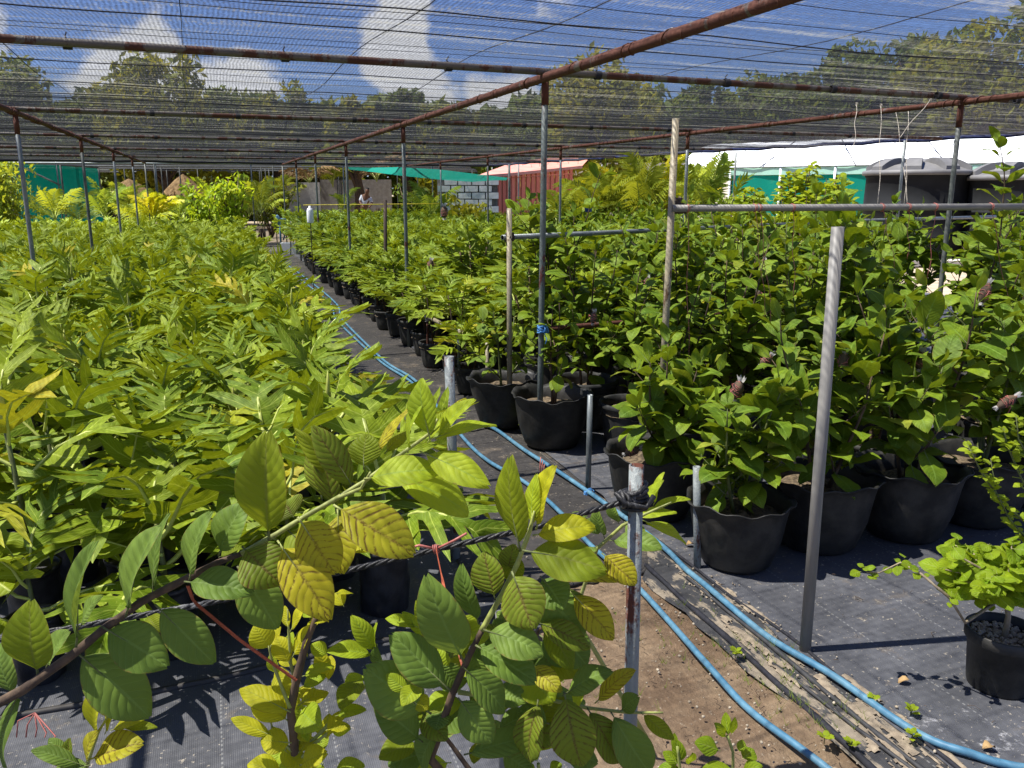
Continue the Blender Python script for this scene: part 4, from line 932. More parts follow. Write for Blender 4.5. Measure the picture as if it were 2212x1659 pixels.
uniq(112, Y(1610, 700, 5.9).to_2d().to_3d(), 1.55, 'sapling tied to the front rail between the two pole tops', size=.17, stems=2)
uniq(113, Y(1430, 700, 6.2).to_2d().to_3d(), 1.62, 'narrow sapling touching the left end of the front rail', size=.17, stems=2)
uniq(118, Y(1695, 700, 6.4).to_2d().to_3d(), 1.66, 'tall sapling behind the second rail left of the grey pole', size=.19, stems=1, shoots=2)
uniq(119, Y(1790, 700, 5.6).to_2d().to_3d(), 1.62, 'broad leaved sapling rising just behind the top of the grey pole', size=.20, stems=2, shoots=2)
uniq(120, Y(1585, 700, 7.4).to_2d().to_3d(), 1.62, 'tall breadfruit sapling spreading over the front rail against the white tunnel', lobed=True, stems=2)
uniq(121, Y(1665, 700, 7.0).to_2d().to_3d(), 1.42, 'breadfruit sapling lower and right of the tall one at the rail', lobed=True, stems=2)
taken = [(.17, -1.2), (.235, -1.86), (.72, -1.85), (1.2, -1.93), (1.68, -1.95), (2.2, -1.9), (.12, .12), (-.02, .7)]
GN = [make_sapling(200 + i, h, True, stems=3, size=.165, shoots=4) for i, h in enumerate((1.42, 1.52, 1.34, 1.58))]
GF = [make_sapling(230 + i, h, False, stems=3, size=.17, shoots=4) for i, h in enumerate((1.38, 1.48, 1.30, 1.55, 1.2))]
BN = [make_sapling(260 + i, h, True, True, stems=3) for i, h in enumerate((1.05, 1.2, .95))]
BF = [make_sapling(280 + i, h, False, True, stems=4) for i, h in enumerate((1.15, 1.28, 1.02))]
cnt = 0; cands = []
for j in range(40):
    for i in range(14):
        a = .05 + .50 * i + R.uniform(-.05, .05); bb = -1.92 + .60 * j + R.uniform(-.06, .06)
        if a > edge_a(max(1, bb)) - .9 + (0 if bb < 9 else .4) or (a > 5.6): continue
        if any((a - x) ** 2 + (bb - y) ** 2 < .2 for x, y in taken): continue
        if a < .3 and -1.7 < bb < -.4: continue
        p = AB(a, bb, .03); q = proj((p.x, p.y, 1.0))
        if q is None or q[0] < -50 or q[0] > 2420: continue
        d = p.length
        if 1945 < q[0] < 2080 and d > 4.5: continue
        cands.append((d, i, j, a, bb, p))
cands.sort(key=lambda c_: c_[0]); rest = []
for (d, i, j, a, bb, p) in cands:
    if 1:
        cnt += 1
        lob = bb > 1.6 and a < 2.2 + .25 * bb + R.uniform(-.8, .4)
        if lob: src = BN if d < 8.5 else BF
        else: src = GN if d < 6.6 else GF
        sc = R.uniform(.88, 1.02) * ((.72 if 1 < bb < 3.6 else .84) if a < .4 and bb < 8 else 1) * (.74 if bb < -1.2 else 1)
        if lob and d > 10: sc *= .80
        if cnt > 280:
            if lob: rest += [(R.choice(LBF), Matrix.Translation(p) @ lobed_pose(R, k, 8, 1.1 * sc, .42)) for k in range(8)]
            else: rest += [(R.choice(GLA), Matrix.Translation(p) @ frame(q0, q0 + Vector((R.uniform(-1, 1), R.uniform(-1, 1), R.uniform(-.1, .5))).normalized() * .17, (0, 0, 1), 1.1)) for q0 in [Vector((R.gauss(0, .16), R.gauss(0, .16), R.uniform(.5, 1.4))) for _ in range(70)]]
            continue
        kind = 'potted breadfruit sapling' if lob else 'potted guava sapling'
        lab = '%s, %s from the path in the %s row right of it' % (kind, ORD[i], ORD[j])
        place(R.choice(src), p, R.uniform(0, 6.28), lab, G2 if lob else G1, sc)
for src in (GN, GF, BN, BF):
    for t in src:
        if t['label'] == 'x':
            for c in root_children[t.name]: bpy.data.objects.remove(c)
            bpy.data.objects.remove(t)
if rest: obj('far_saplings', join('far_saplings', rest, [M['bread_far'], M['rib']]), kind='stuff', label='mass of saplings in the far part of the right stand')
print('right stand', cnt, 'left', len(spots))
# yellow green feathery saplings in front of the teal tunnel wall
for k, (u, v, y, w, lab) in enumerate(((1725, 350, 9.0, .34, 'feathery yellow green tree sapling before the teal tunnel wall'), (1800, 375, 9.2, .26, 'pale yellow shrub between the feathery sapling and the tank'), (1765, 395, 8.8, .26, 'low yellow shrub at the foot of the feathery sapling'), (1615, 395, 9.5, .2, 'small yellow sprout at the left corner of the teal wall'))):
    top = Y(u, v, y); t = thing('feathery_sapling', lab, 'sapling', (top.x, y, 0)); m = MB(); items = []; A0 = GLA[0]
    for q in range(24 if k == 0 else 14):
        e = Vector((R.gauss(0, w * .5), R.gauss(0, w * .5), top.z * R.uniform(.72, 1.0))); m.tube([(0, 0, 0), tuple(e * .6), tuple(e)], [.014, .009, .003], 5)
        for s_ in range(30):
            tt = .55 + .45 * s_ / 30; c = e * tt; a = s_ * 2.4; d = Vector((math.cos(a), math.sin(a), .1)).normalized()
            for z in range(2): items.append((A0, frame(c + d * .05 * z, c + d * (.05 * z + .10) + Vector((0, 0, R.uniform(-.07, .03))), (0, R.uniform(-1, .2), .8), 1.0)))
    obj('stem', m.mesh('stem', M['bark']), t); obj('foliage', join('foliage', items, [M['l'], M['stem']]), t, kind='stuff')

# ================================================================ POLES, RAILS, STAKES
def coil(b, c, ax, r, turns, pitch, rr_, mi=0, jit=0.0):
    """rope turns round an axis"""
    ax = Vector(ax).normalized(); x = ax.orthogonal().normalized(); y = ax.cross(x); pts = []
    for i in range(int(turns * 12) + 1):
        a = i / 12 * 6.28318; q = r + jit * math.sin(i * 1.7) ; pts.append(Vector(c) + (x * math.cos(a) + y * math.sin(a)) * q + ax * (pitch * (a / 6.28318 - turns / 2)) + ax * jit * math.sin(i * .9))
    b.tube(pts, rr_, 5, mi)
def pole(name, ut, vt, ub, vb, r, mat, label, cat='post', hollow=True, ybase=None):
    p = Z(ub, vb, 0) if ybase is None else Vector((Y(ut, vt, ybase).x + .01, ybase, 0)); q = Y(ut, vt, p.y)
    return rod(name, (p.x, p.y, -.02), q, r, mat, label, cat, None, None, 16, hollow), p, q
def local(o, p): return o.matrix_basis.inverted() @ Vector(p)
def add_on(o, name, b, mat, kind=None):
    """geometry given in world space becomes a part of o"""
    inv = o.matrix_basis.inverted(); b.v = [tuple(inv @ Vector(v)) for v in b.v]; return obj(name, b.mesh(name, mat), o, kind=kind)
pole('plastic_pole', 1810, 490, 1738, 1418, .0205, M['pvc'], 'thick grey plastic pole leaning slightly, standing alone on the black cloth')
sp, spb, spt = pole('speckled_pole', 1460, 256, 1420, 1062, .0185, M['speckle'], 'tall pale pole with rust specks holding the end of the front rail')
pp2, p2b, p2t = pole('pale_post', 1100, 450, 1101, 932, .018, M['speckle'], 'pale post left of the middle post, tied to the second rail')
pole('stake', 970, 770, 985, 1212, .0215, M['rustpost'], 'blue grey stake with a yellowed top standing beside the double hose')
st_g, _, _ = pole('stake', 1275, 853, 1270, 1066, .0155, M['galv'], 'short galvanised stake tied to the blue hose with blue string')
pole('stake', 1505, 1008, 1507, 1237, .0165, M['rustpost'], 'rust spotted stake in front of the first big wavy pot')
pole('stake', 1052, 738, 1053, 890, .013, M['speckle'], 'thin speckled stake behind the pots left of the middle post')
rp, rpb, rpt = pole('rusty_post', 1375, 1005, 1400, 1800, .0175, M['rustpost'], 'foreground post flaking to rust with black rope knotted round its top', ybase=1.9)
pole('pipe_stub', 1080, 1322, 1076, 1700, .0125, M['pvc'], 'dark pipe stub among the foreground guava leaves', ybase=2.05)
pole('stake', 778, 600, 778, 674, .012, M['timber'], 'thin dark stake at the far path edge, left of the tall dark one')
pole('stake', 812, 622, 812, 694, .013, M['galv_dark'], 'thin dark stake between the far big pots')
pole('stake', 832, 432, 834, 700, .022, M['timber'], 'tall dark wooden stake behind the far big pots')
for k, (u, vt, vb) in enumerate(((648, 480, 545), (664, 500, 556), (700, 520, 590), (718, 530, 600), (628, 478, 552))): pole('stake', u, vt, u, vb, .014, M['galv_dark'], ('far thin stake %s along the path edge' % ('nearest the white crate', 'just right of the white crate', 'third', 'fourth', 'left of the crate')[k]))
# second pair of low stakes with a tied pale bar
s1, a1, t1 = pole('stake', 923, 683, 925, 800, .012, M['rust'], 'rusty stake carrying the far end of the tied pale bar', hollow=False)
s2, a2, t2 = pole('stake', 990, 718, 993, 852, .013, M['galv'], 'stake carrying the near end of the tied pale bar', hollow=False)
e1, e2 = t1 + (t1 - t2).normalized() * .08, t2 + (t2 - t1).normalized() * .05
bar = rod('tied_bar', e1, e2, .018, M['speckle'], 'short pale bar tied with white cloth between two low stakes', 'bar')
b = MB(); [coil(b, c, t2 - t1, .022, 4, .014, .006, 0, .003) for c in (t1, t2)]; [coil(b, c - Vector((0, 0, .03)), (0, 0, 1), .016, 3, .014, .006, 0, .003) for c in (t1, t2)]; add_on(bar, 'cloth_binding', b, M['whiterope'])
# rails
rl, rr_ = Y(1452, 450, 4.56), Z(2290, 446, Y(1455, 450, 4.56).z)
rail = rod('rail', rl, rr_, .0185, M['pvc'], 'front horizontal rail tied to the tall speckled pole', 'rail', hollow=True, n=16)
b = MB(); c = Y(1462, 450, 4.59)
for k in range(3): coil(b, c + Vector((.012 * k, 0, .0)), (rr_ - rl), .023, 3, .016, .0055, 0, .003)
coil(b, c + Vector((0, .02, .035)), (0, 0, 1), .024, 3, .012, .006, 0, .004); coil(b, c + Vector((.01, .0, .0)), (.6, 0, .8), .028, 2, .01, .005, 0, .004); add_on(sp, 'rope_knot', b, M['brownrope'])
q1 = Y(1085, 513, 5.81); q2 = Z(1800, 480, q1.z)
rail2 = rod('rail', q1, q2, .0175, M['galv'], 'second rail running back from the pale post behind the front rail', 'rail', hollow=True, n=14)
b = MB(); c = Y(1101, 512, 5.83); coil(b, c, (0, 0, 1), .026, 4, .014, .006, 0, .004); coil(b, c, q2 - q1, .026, 3, .014, .006, 0, .004); add_on(pp2, 'rope_knot', b, M['brownrope'])
q3, q4 = Z(1800, 479, q1.z), Z(2150, 468, q1.z + .0); rod('rail', q3 + Vector((0, .05, 0)), q4, .0175, M['galv'], 'third rail crossing in front of the black water tank', 'rail', hollow=True)
m0 = Y(1171, 711, 5.32); m1 = Z(1565, 679, m0.z); rust_rail = rod('rusty_rail', m0, m1, .016, M['rust'], 'dark rusty rail tied to the middle post with blue rope', 'rail', n=10)
b = MB(); coil(b, m0 + Vector((0, .01, 0)), (0, 0, 1), .027, 5, .010, .0045, 0, .003); coil(b, m0 + Vector((.02, .0, 0)), (m1 - m0), .022, 3, .010, .0045, 0, .003); b.tube([m0, m0 + Vector((.03, -.02, -.06)), m0 + Vector((.02, -.03, -.09))], .004, 4); add_on(rust_rail, 'blue_binding', b, M['bluerope'])
# blue string round the hose at the stake
b = MB(); p = Z(1270, 1064, .03); coil(b, p, (0, 0, 1), .02, 3, .007, .003, 0, .002); coil(b, p + Vector((.01, -.01, 0)), DV, .024, 2, .008, .003, 0, .002); add_on(st_g, 'blue_string', b, M['bluerope'])

# ================================================================ HOSES
def hose(pts, r, label, z0=.03):
    P = [Z(u, v, z0 + r) for u, v in pts]; out = []
    for i in range(len(P) - 1):
        a, b_, c, d = P[max(0, i - 1)], P[i], P[i + 1], P[min(len(P) - 1, i + 2)]
        for k in range(8):
            t = k / 8; out.append(.5 * ((2 * b_) + (c - a) * t + (2 * a - 5 * b_ + 4 * c - d) * t * t + (3 * b_ - a - 3 * c + d) * t ** 3))
    out.append(P[-1]); b = MB(); base = out[0]; b.tube([rel(p + Vector((0, 0, .004 * math.sin(i * .5))), base) for i, p in enumerate(out)], r, 12); return obj('garden_hose', b.mesh('garden_hose', M['hose']), None, Matrix.Translation(base), label, 'hose')
hose([(600, 560), (660, 600), (725, 655), (740, 690), (822, 772), (896, 822), (985, 918), (1060, 922), (1150, 984), (1290, 1074), (1430, 1180), (1500, 1245), (1640, 1360), (1800, 1462), (2000, 1592), (2120, 1635), (2260, 1668)], .0125, 'blue hose on the right of the pair, curving out to the lower right corner')
hose([(590, 562), (650, 604), (712, 655), (728, 692), (812, 772), (886, 824), (968, 905), (1000, 945), (1060, 1000), (1145, 1048), (1230, 1128), (1290, 1190), (1400, 1290), (1530, 1440), (1640, 1550), (1790, 1662), (1850, 1700)], .0115, 'blue hose on the left of the pair, running over the brown dirt')
b = MB(); b.tube([Z(u, v, .05) for u, v in ((1000, 945), (1015, 930), (1040, 922), (1062, 925))], .011, 10); 

# ================================================================ ROPE AND TIES
def rope(name, pts, r, mat, label, cat='rope', strands=2):
    b = MB(); base = pts[0]; n = max(40, int(sum((pts[i + 1] - pts[i]).length for i in range(len(pts) - 1)) / .008)); seg = len(pts) - 1
    for s_ in range(strands):
        out = []
        for i in range(n):
            f_ = i / (n - 1) * seg; k = min(seg - 1, int(f_)); p = pts[k].lerp(pts[k + 1], f_ - k); a = i * .62 + s_ * 6.28318 / strands; out.append(rel(p + Vector((0, math.cos(a), math.sin(a))) * r * .55, base))
        b.tube(out, r * .62, 5)
    return obj(name, b.mesh(name, mat), None, Matrix.Translation(base), label, cat)
M['blackrope'] = rusty('black_braided_rope', (.018, .018, .02), (.25, .25, .25), .10)
rp_pts = [Y(1372, 1077, 1.885), Y(1285, 1101, 1.87), Y(1180, 1133, 1.86), Y(1080, 1156, 1.85), Y(941, 1187, 1.84), Y(800, 1221, 1.84), Y(700, 1243, 1.83), Y(560, 1279, 1.83), Y(430, 1307, 1.82), Y(300, 1330, 1.82), Y(150, 1357, 1.81), Y(-60, 1392, 1.8)]
rope('black_rope', rp_pts, .0068, M['blackrope'], 'black braided rope stretched from the rusty post behind the guava leaves', strands=3)
b = MB(); c = Vector((rpt.x, 1.9, Y(1370, 1075, 1.9).z))
for k, (ax, r, t_, dz) in enumerate((((0, 0, 1), .0235, 4, 0), ((.15, 0, 1), .027, 3, -.012), ((-.3, .1, 1), .028, 2, .014), ((1, .2, .1), .017, 3, 0))): coil(b, c + Vector((-.02 if k == 3 else 0, -.012 if k == 3 else 0, dz)), ax, r, t_, .011, .0062, 0, .0025)
b.tube([c + Vector((-.05, -.02, .02)), c + Vector((-.03, -.035, .0)), c + Vector((.02, -.035, -.012)), c + Vector((.04, -.02, .012))], .0065, 6); add_on(rp, 'rope_knot', b, M['blackrope'])
def ribbon(name, pts, w, mat, label, cat):
    b = MB(); base = Vector(pts[0]); P = []
    n = 14; seg = len(pts) - 1
    for i in range(n + 1):
        f_ = i / n * seg; k = min(seg - 1, int(f_)); p = Vector(pts[k]).lerp(Vector(pts[k + 1]), f_ - k); q = rel(p, base); a = .5 * math.sin(i * .5); d = (Vector(pts[k + 1]) - Vector(pts[k])).normalized(); s_ = d.cross(Vector((0, 1, 0))).normalized()
        P.append([q - s_ * w, q + Vector((0, -.0015 - .002 * math.sin(i), 0)), q + s_ * w])
    b.quadgrid(P); b.quadgrid([[x + Vector((0, .0012, 0)) for x in r] for r in P]); return obj(name, b.mesh(name, mat), None, Matrix.Translation(base), label, cat)
ribbon('red_strap', [Y(405, 1265, 1.42), Y(418, 1300, 1.45), Y(520, 1385, 1.47), Y(640, 1470, 1.49)], .0032, M['strap'], 'reddish brown strap pulling the long branch down to the yellow shoot stem', 'strap')
ribbon('red_strap', [Y(942, 1186, 1.80), Y(955, 1250, 1.66), Y(975, 1345, 1.53), Y(1000, 1440, 1.46)], .0034, M['strap'], 'thin red strap hanging from the black rope into the dark guava leaves', 'strap')
b = MB(); c = Y(942, 1186, 1.83); coil(b, c, (1, 0, .2), .0095, 3, .004, .0018); b.tube([c, Y(905, 1178, 1.82), Y(893, 1182, 1.82)], .0032, 5); b.tube([c, Y(980, 1168, 1.82), Y(1008, 1152, 1.82)], .0032, 5)
b.v = [tuple(rel(v, c)) for v in b.v]; obj('ribbon_bow', b.mesh('ribbon_bow', M['pink']), None, Matrix.Translation(c), 'pink ribbon bow knotted on the black rope', 'ribbon')
b = MB(); c = Y(75, 1540, 1.7)
for k in range(5): b.tube([c, c + Vector((.02 * (k - 2), 0, -.02 - .01 * k)), c + Vector((.035 * (k - 2) * .6, -.01, -.055))], .0016, 4)
b.v = [tuple(rel(v, c)) for v in b.v]; obj('ribbon_scrap', b.mesh('ribbon_scrap', M['pink']), None, Matrix.Translation(c), 'frayed pink ribbon end by the lower left leaves', 'ribbon')
b = MB(); c = Y(1168, 1000, 3.4); c = Z(1168, 1032, .06)
for k in range(3): b.tube([c + Vector((.01 * k, 0, 0)), c + Vector((.012 * k - .005, 0, .06)), c + Vector((.01 * k, .01, .12 - .02 * k))], .004, 4)
b.v = [tuple(rel(v, c)) for v in b.v]; obj('ribbon_scrap', b.mesh('ribbon_scrap', M['pink']), None, Matrix.Translation(c), 'pale pink ribbon standing up beside the blue hose', 'ribbon')
# strings from the rails and the beam
def string(p, q, lab, r=.0016, mat='pink', sway=.006):
    p, q = Vector(p), Vector(q); b = MB(); n = 12; b.tube([rel(p.lerp(q, i / n) + Vector((sway * math.sin(i * .9), sway * .5 * math.cos(i), 0)), p) for i in range(n + 1)], r, 5)
    coil(b, (0, 0, 0), (1, .3, 0), .021 if mat == 'pink' else .012, 2, .006, .0018, 0, .002)
    return obj('string', b.mesh('string', M[mat]), None, Matrix.Translation(p), lab, 'string')
def onrail(u, dz=0.0): d = (u - 1452) / (2290 - 1452); return Z(u, 450 - 4 * d, rl.z) + Vector((0, 0, dz))
for k, (u, ue, ve, w) in enumerate(((1485, 1487, 830, 'leftmost, beside the speckled pole'), (1630, 1655, 690, 'slanting down to the red wrapped bundle'), (1640, 1668, 700, 'doubled beside the slanting one'), (1712, 1716, 640, 'thin one left of the grey plastic pole'), (1905, 1935, 580, 'right of the grey plastic pole'), (1962, 1962, 560, 'straight one below the leafy twig'), (2020, 2005, 600, 'beside the sloping frame post'), (2140, 2190, 720, 'long pale one at the right edge'))):
    p = onrail(u); string(p, Y(ue, ve, p.y + .02), 'pink raffia string hanging from the front rail, ' + w)
for k, (u, v, ue, ve, w) in enumerate(((1903, 228, 1898, 440, 'leftmost of the three over the tank'), (1935, 240, 1962, 445, 'middle one slanting right'), (1962, 232, 1955, 440, 'right one close to the frame post'), (1850, 225, 1845, 320, 'short one near the long rusty beam'), (2010, 215, 1915, 330, 'slack one crossing diagonally'))):
    p = Z(u, v, H); string(p, Y(ue, ve, p.y - .6), 'pale raffia string from the right beam, ' + w, .0024, 'whiterope')
for k, (u, v) in enumerate(((1700, 436), (1545, 446), (1395, 505))): pass

# ================================================================ AIR LAYER BUNDLES
def bundle(u, v, y, L, r, tilt, lab, mat='soil'):
    y -= .35; c = Y(u, v, y); L *= .82; r *= .72; t = thing('air_layer_bundle', lab, 'bundle', c); t.rotation_mode = 'XYZ'; t.matrix_basis = Matrix.Translation(c) @ Matrix.Rotation(tilt, 4, 'Y') @ Matrix.Rotation(R.uniform(0, 6), 4, 'Z'); m = MB()
    m.lathe([(.004, -L * .5), (r * .5, -L * .42), (r * .9, -L * .28), (r, 0), (r * .92, L * .25), (r * .5, L * .4), (.006, L * .5)], 14, 0, (0, 0, 0), lambda a, q, z: (.22 * noise.noise(Vector((math.cos(a) * 1.6 + u, math.sin(a) * 1.6, z * 40))) + .05 * math.sin(a * 7), 0)); obj('rooting_ball', m.mesh('rooting_ball', M['bark' if mat == 'soil' else mat]), t)
    m = MB(); m.lathe([(.006, L * .36), (r * .35, L * .42), (r * .62, L * .58), (r * .7, L * .66)], 11, 0, (0, 0, 0), lambda a, q, z: (.3 * math.sin(a * 4), .01 * math.sin(a * 5))); m.lathe([(r * .55, -L * .6), (r * .3, -L * .46), (.006, -L * .4)], 11, 0, (0, 0, 0), lambda a, q, z: (.3 * math.sin(a * 4 + 1), .008 * math.sin(a * 5))); obj('plastic_wrap', m.mesh('plastic_wrap', M['clear']), t)
    m = MB(); coil(m, (0, 0, -L * .12), (R.uniform(-.5, .5), R.uniform(-.5, .5), 1), r * 1.02, 3, L * .10, .0013, 0, .004); coil(m, (0, 0, L * .1), (R.uniform(-.7, .7), R.uniform(-.7, .7), 1), r * 1.0, 3, L * .12, .0013, 0, .004); coil(m, (0, 0, L * .38), (0, 0, 1), r * .4, 3, .004, .0014, 0, .002); m.tube([(r, 0, 0), (r * 1.8, .01, .01), (r * 2.6, .0, -.02)], .002, 4); obj('string_wrap', m.mesh('string_wrap', M['pink']), t); return t
for a in ((1648, 572, 5.6, .085, .026, .2, 'small red tied bundle high on the sapling left of the grey pole'), (1640, 640, 5.4, .08, .026, -.2, 'red tied bundle just below the highest one left of the grey pole'), (1655, 778, 4.45, .09, .030, .7, 'dark bundle with white plastic tails left of the grey pole'), (1822, 780, 4.2, .10, .030, .05, 'red tied bundle directly right of the grey pole'), (1987, 778, 4.3, .11, .032, .1, 'red tied bundle in the middle of the right saplings'),
          (1592, 842, 4.05, .11, .036, .3, 'fat brown bundle with crossed strings above the front pots'), (1640, 884, 4.0, .11, .028, 1.3, 'dark bundle lying sideways above the front pots'), (2175, 868, 4.0, .12, .028, 1.0, 'silvery bundle at the right edge above the citrus'), (1282, 686, 5.5, .09, .028, .1, 'red bundle on the sapling right of the middle post'), (1397, 610, 6.2, .09, .03, .1, 'small bundle left of the speckled pole'),
          (2128, 632, 4.6, .13, .034, .25, 'black bundle near the right edge beside the long string'), (1366, 975, 4.4, .10, .030, 1.2, 'crumpled red bundle over the rim of the pot by the speckled pole'), (960, 458, 9.5, .16, .05, 0, 'brown bundle high in the breadfruit saplings left of the middle post'), (930, 572, 8.6, .12, .04, .2, 'brown bundle lower in the breadfruit saplings left of the middle post')):
    bundle(*a)
# white bottle, crate and blue valve by the far path
m = MB(); m.lathe([(0, 0), (.05, 0), (.055, .02), (.055, .2), (.04, .24), (.018, .25), (.018, .28), (0, .28)], 16); p = Y(777, 612 / 1, 15); p = Y(776.5, 610, 15)
p = Y(777, 463 + 148 * 0, 14.5); p = Y(777 - 0, 463, 14.5)
p = Y(670, 466, 14.5); obj('white_bottle', m.mesh('white_bottle', M['white']), None, Matrix.Translation(p - Vector((0, 0, .12))), 'upturned white bottle on a thin stick above the far saplings', 'bottle'); rod('thin_stick', (p.x, p.y, 0), p - Vector((0, 0, .1)), .008, M['timber'], 'thin stick that carries the white bottle', 'stick', n=6)
m = MB(); [m.box((x, y, .14), (hx, hy, .14)) for x, y, hx, hy in ((-.19, 0, .012, .14), (.19, 0, .012, .14), (0, -.152, .2, .012), (0, .152, .2, .012))]; m.box((0, 0, .012), (.178, .14, .011)); p = Z(626, 548, .02); obj('white_crate', m.mesh('white_crate', M['white'], False), None, Matrix.Translation(p), 'open white crate standing at the far end of the path', 'crate')
m = MB(); m.tube([(0, 0, 0), (0, 0, .55)], .02, 8); m.tube([(0, 0, .55), (.12, 0, .55), (.12, 0, .35), (.05, 0, .2)], .015, 8); m.tube([(-.02, 0, .45), (.0, 0, .55), (-.06, 0, .6)], .03, 8); p = Z(608, 545, 0); obj('water_tap', m.mesh('water_tap', M['hose']), None, Matrix.Translation(p) @ Matrix.Diagonal((1.3, 1.3, 1.6, 1)), 'blue standpipe tap beside the far end of the path', 'tap')
m = MB(); m.lathe([(0, 0), (.12, 0), (.15, .25), (.15, .3), (0, .3)], 16); p = Y(1277, 425 + 25, 13); obj('blue_bucket', m.mesh('blue_bucket', M['plastic_blue']), None, Matrix.Translation(Y(1520 - 1520 + 1271, 445, 15) - Vector((0, 0, .1))) @ Matrix.Diagonal((.5, .5, .6, 1)), 'small blue plastic container behind the saplings before the yellow palms', 'container')

# ================================================================ FOREGROUND GUAVA BRANCHES
OV = [oval_leaf(16, 4, w_, ar, fo, .009, s_, nt) for s_, (w_, ar, fo, nt) in enumerate(((.25, .14, .09, 0), (.25, .22, .14, 0), (.25, .08, .05, .02), (.25, .28, .10, 0), (.25, .16, .18, .01)))]
OVM = {k: [b.mesh('leaf', [M[k], M['lime_stem' if k in 'lyr' else 'stem']]) for b in OV] for k in 'golyrs'}
RF = random.Random(11)
def c5(x, y): return 704.8 + .3432 * x, 542.2 + .3432 * y
def c6(x, y): return 1453.0 + .3432 * x, 542.2 + .3432 * y
def c7(x, y): return .3432 * x, 1089.8 + .3432 * y
def c8(x, y): return 704.8 + .3432 * x, 1089.8 + .3432 * y
def c9(x, y): return 1453.0 + .3432 * x, 1089.8 + .3432 * y
def put_leaves(t, fn, y0, rows, toward=.55):
    for (bx, by, tx, ty, w, k, dy) in rows:
        ub, vb = fn(bx, by); ut, vt = fn(tx, ty); yb = y0 + dy; p = Y(ub, vb, yb); dep = RF.uniform(-.035, .03) - (.02 if vt > vb else -.015); q = Y(ut, vt, yb + dep)
        L = (q - p).length; wm = w * .3432 * 1.08 / F * (yb * CP + .9 * SP); sc = wm / (L * .50)
        nrm = Vector((RF.uniform(-.35, .3) - .35, -toward + RF.uniform(-.2, .2), .9 + RF.uniform(-.1, .2)))
        if nrm.y > -.1: nrm.y = -.2
        m4 = frame(rel(p, t.location), rel(q, t.location), nrm, sc, min(1.2, .75 + .2 * sc)); o = obj('leaf', RF.choice(OVM[k]), t, m4)
def stem_part(t, name, pts, r, mat, n=8):
    P = [rel(p, t.location) for p in pts]; out, rr2 = [], []
    for i in range(len(P) - 1):
        for k in range(4): f_ = k / 4; out.append(P[i].lerp(P[i + 1], f_)); rr2.append((r[i] + (r[i + 1] - r[i]) * f_) * (1 + .06 * math.sin(len(out) * 2.1)))
    out.append(P[-1]); rr2.append(r[-1]); b = MB(); b.tube(out, rr2, n); return obj(name, b.mesh(name, mat), t)
# A: long branch from the lower left rising to the yellow green tip
A = thing('guava_branch', 'long guava branch rising from the lower left to a lime green tip', 'guava branch', (-1.25, 1.3, 0))
stem_part(A, 'branch', [Vector((-1.25, 1.3, 0)), Vector((-1.15, 1.3, .35)), Y(-80, 1560, 1.34), Y(50, 1490, 1.36), Y(165, 1408, 1.38), Y(220, 1362, 1.39), Y(305, 1300, 1.41), Y(398, 1252, 1.42), Y(470, 1215, 1.43), Y(522, 1196, 1.44)], [.016, .013, .010, .0085, .0080, .0075, .0072, .0068, .0055, .005], M['bark'])
stem_part(A, 'branch_tip', [Y(522, 1196, 1.44), Y(600, 1152, 1.45), Y(660, 1115, 1.46), Y(725, 1078, 1.47), Y(790, 1038, 1.48), Y(865, 982, 1.49), Y(930, 935, 1.5), Y(945, 905, 1.5)], [.005, .005, .0048, .0045, .004, .0036, .0032, .002], M['lime_stem'])
stem_part(A, 'side_twig', [Y(720, 1080, 1.47), Y(780, 1055, 1.46), Y(800, 1020, 1.45)], [.004, .003, .002], M['lime_stem'])
put_leaves(A, c7, 1.42, [(475, 880, 615, 235, 210, 'g', -.05), (790, 690, 1010, 145, 310, 'g', -.03), (955, 560, 1055, 60, 150, 'g', .03), (1190, 470, 1330, 45, 215, 'g', -.02), (1375, 315, 1545, -10, 225, 'g', 0), (1170, 485, 1595, 555, 205, 'g', -.03), (1530, 270, 1765, 505, 270, 's', 0), (1500, 400, 1755, 770, 240, 'g', .05),
     (985, 640, 1355, 985, 225, 'g', -.03), (650, 775, 1060, 1005, 260, 'g', -.04), (485, 935, 950, 1320, 300, 'g', -.04), (235, 1070, 195, 605, 300, 'o', -.05), (75, 1200, 20, 870, 230, 'g', -.02), (105, 1190, 30, 1655, 200, 'g', -.06), (290, 1020, 440, 800, 190, 'g', .04), (500, 770, 640, 570, 120, 'g', .05), (925, 700, 1010, 800, 110, 'o', .04),
     (1690, 210, 1695, -455, 300, 'o', -.02), (1880, 90, 2130, 425, 270, 'r', -.02), (1755, 240, 2085, 715, 255, 'r', -.01), (1800, 150, 2040, 380, 240, 'o', .04), (1850, 80, 1780, -10, 200, 's', .05), (1380, 330, 1540, 270, 90, 'o', .02), (760, 850, 900, 1120, 210, 'g', .05)])
put_leaves(A, c5, 1.47, [(650, 1180, 590, 808, 170, 'l', -.03), (512, 1260, 625, 940, 175, 'l', 0), (690, 1180, 935, 935, 120, 'l', 0), (700, 1170, 880, 930, 60, 'y', .02), (660, 1180, 1065, 1095, 110, 'l', -.01), (600, 1265, 1030, 1465, 170, 'l', -.02), (250, 1430, 715, 1400, 200, 'l', -.02), (430, 1410, 890, 1655, 260, 'l', .02), (235, 1370, 240, 1150, 180, 'o', .02), (270, 1320, 545, 955, 100, 'r', .03), (180, 1500, -90, 1110, 160, 's', .02), (370, 1270, 520, 1120, 110, 'o', .04), (60, 1640, 20, 1180, 170, 's', .05), (-30, 1560, -60, 1200, 150, 's', .05),
     (200, 1490, -200, 1130, 120, 'o', .05), (640, 1200, 760, 1010, 70, 'l', .02)])
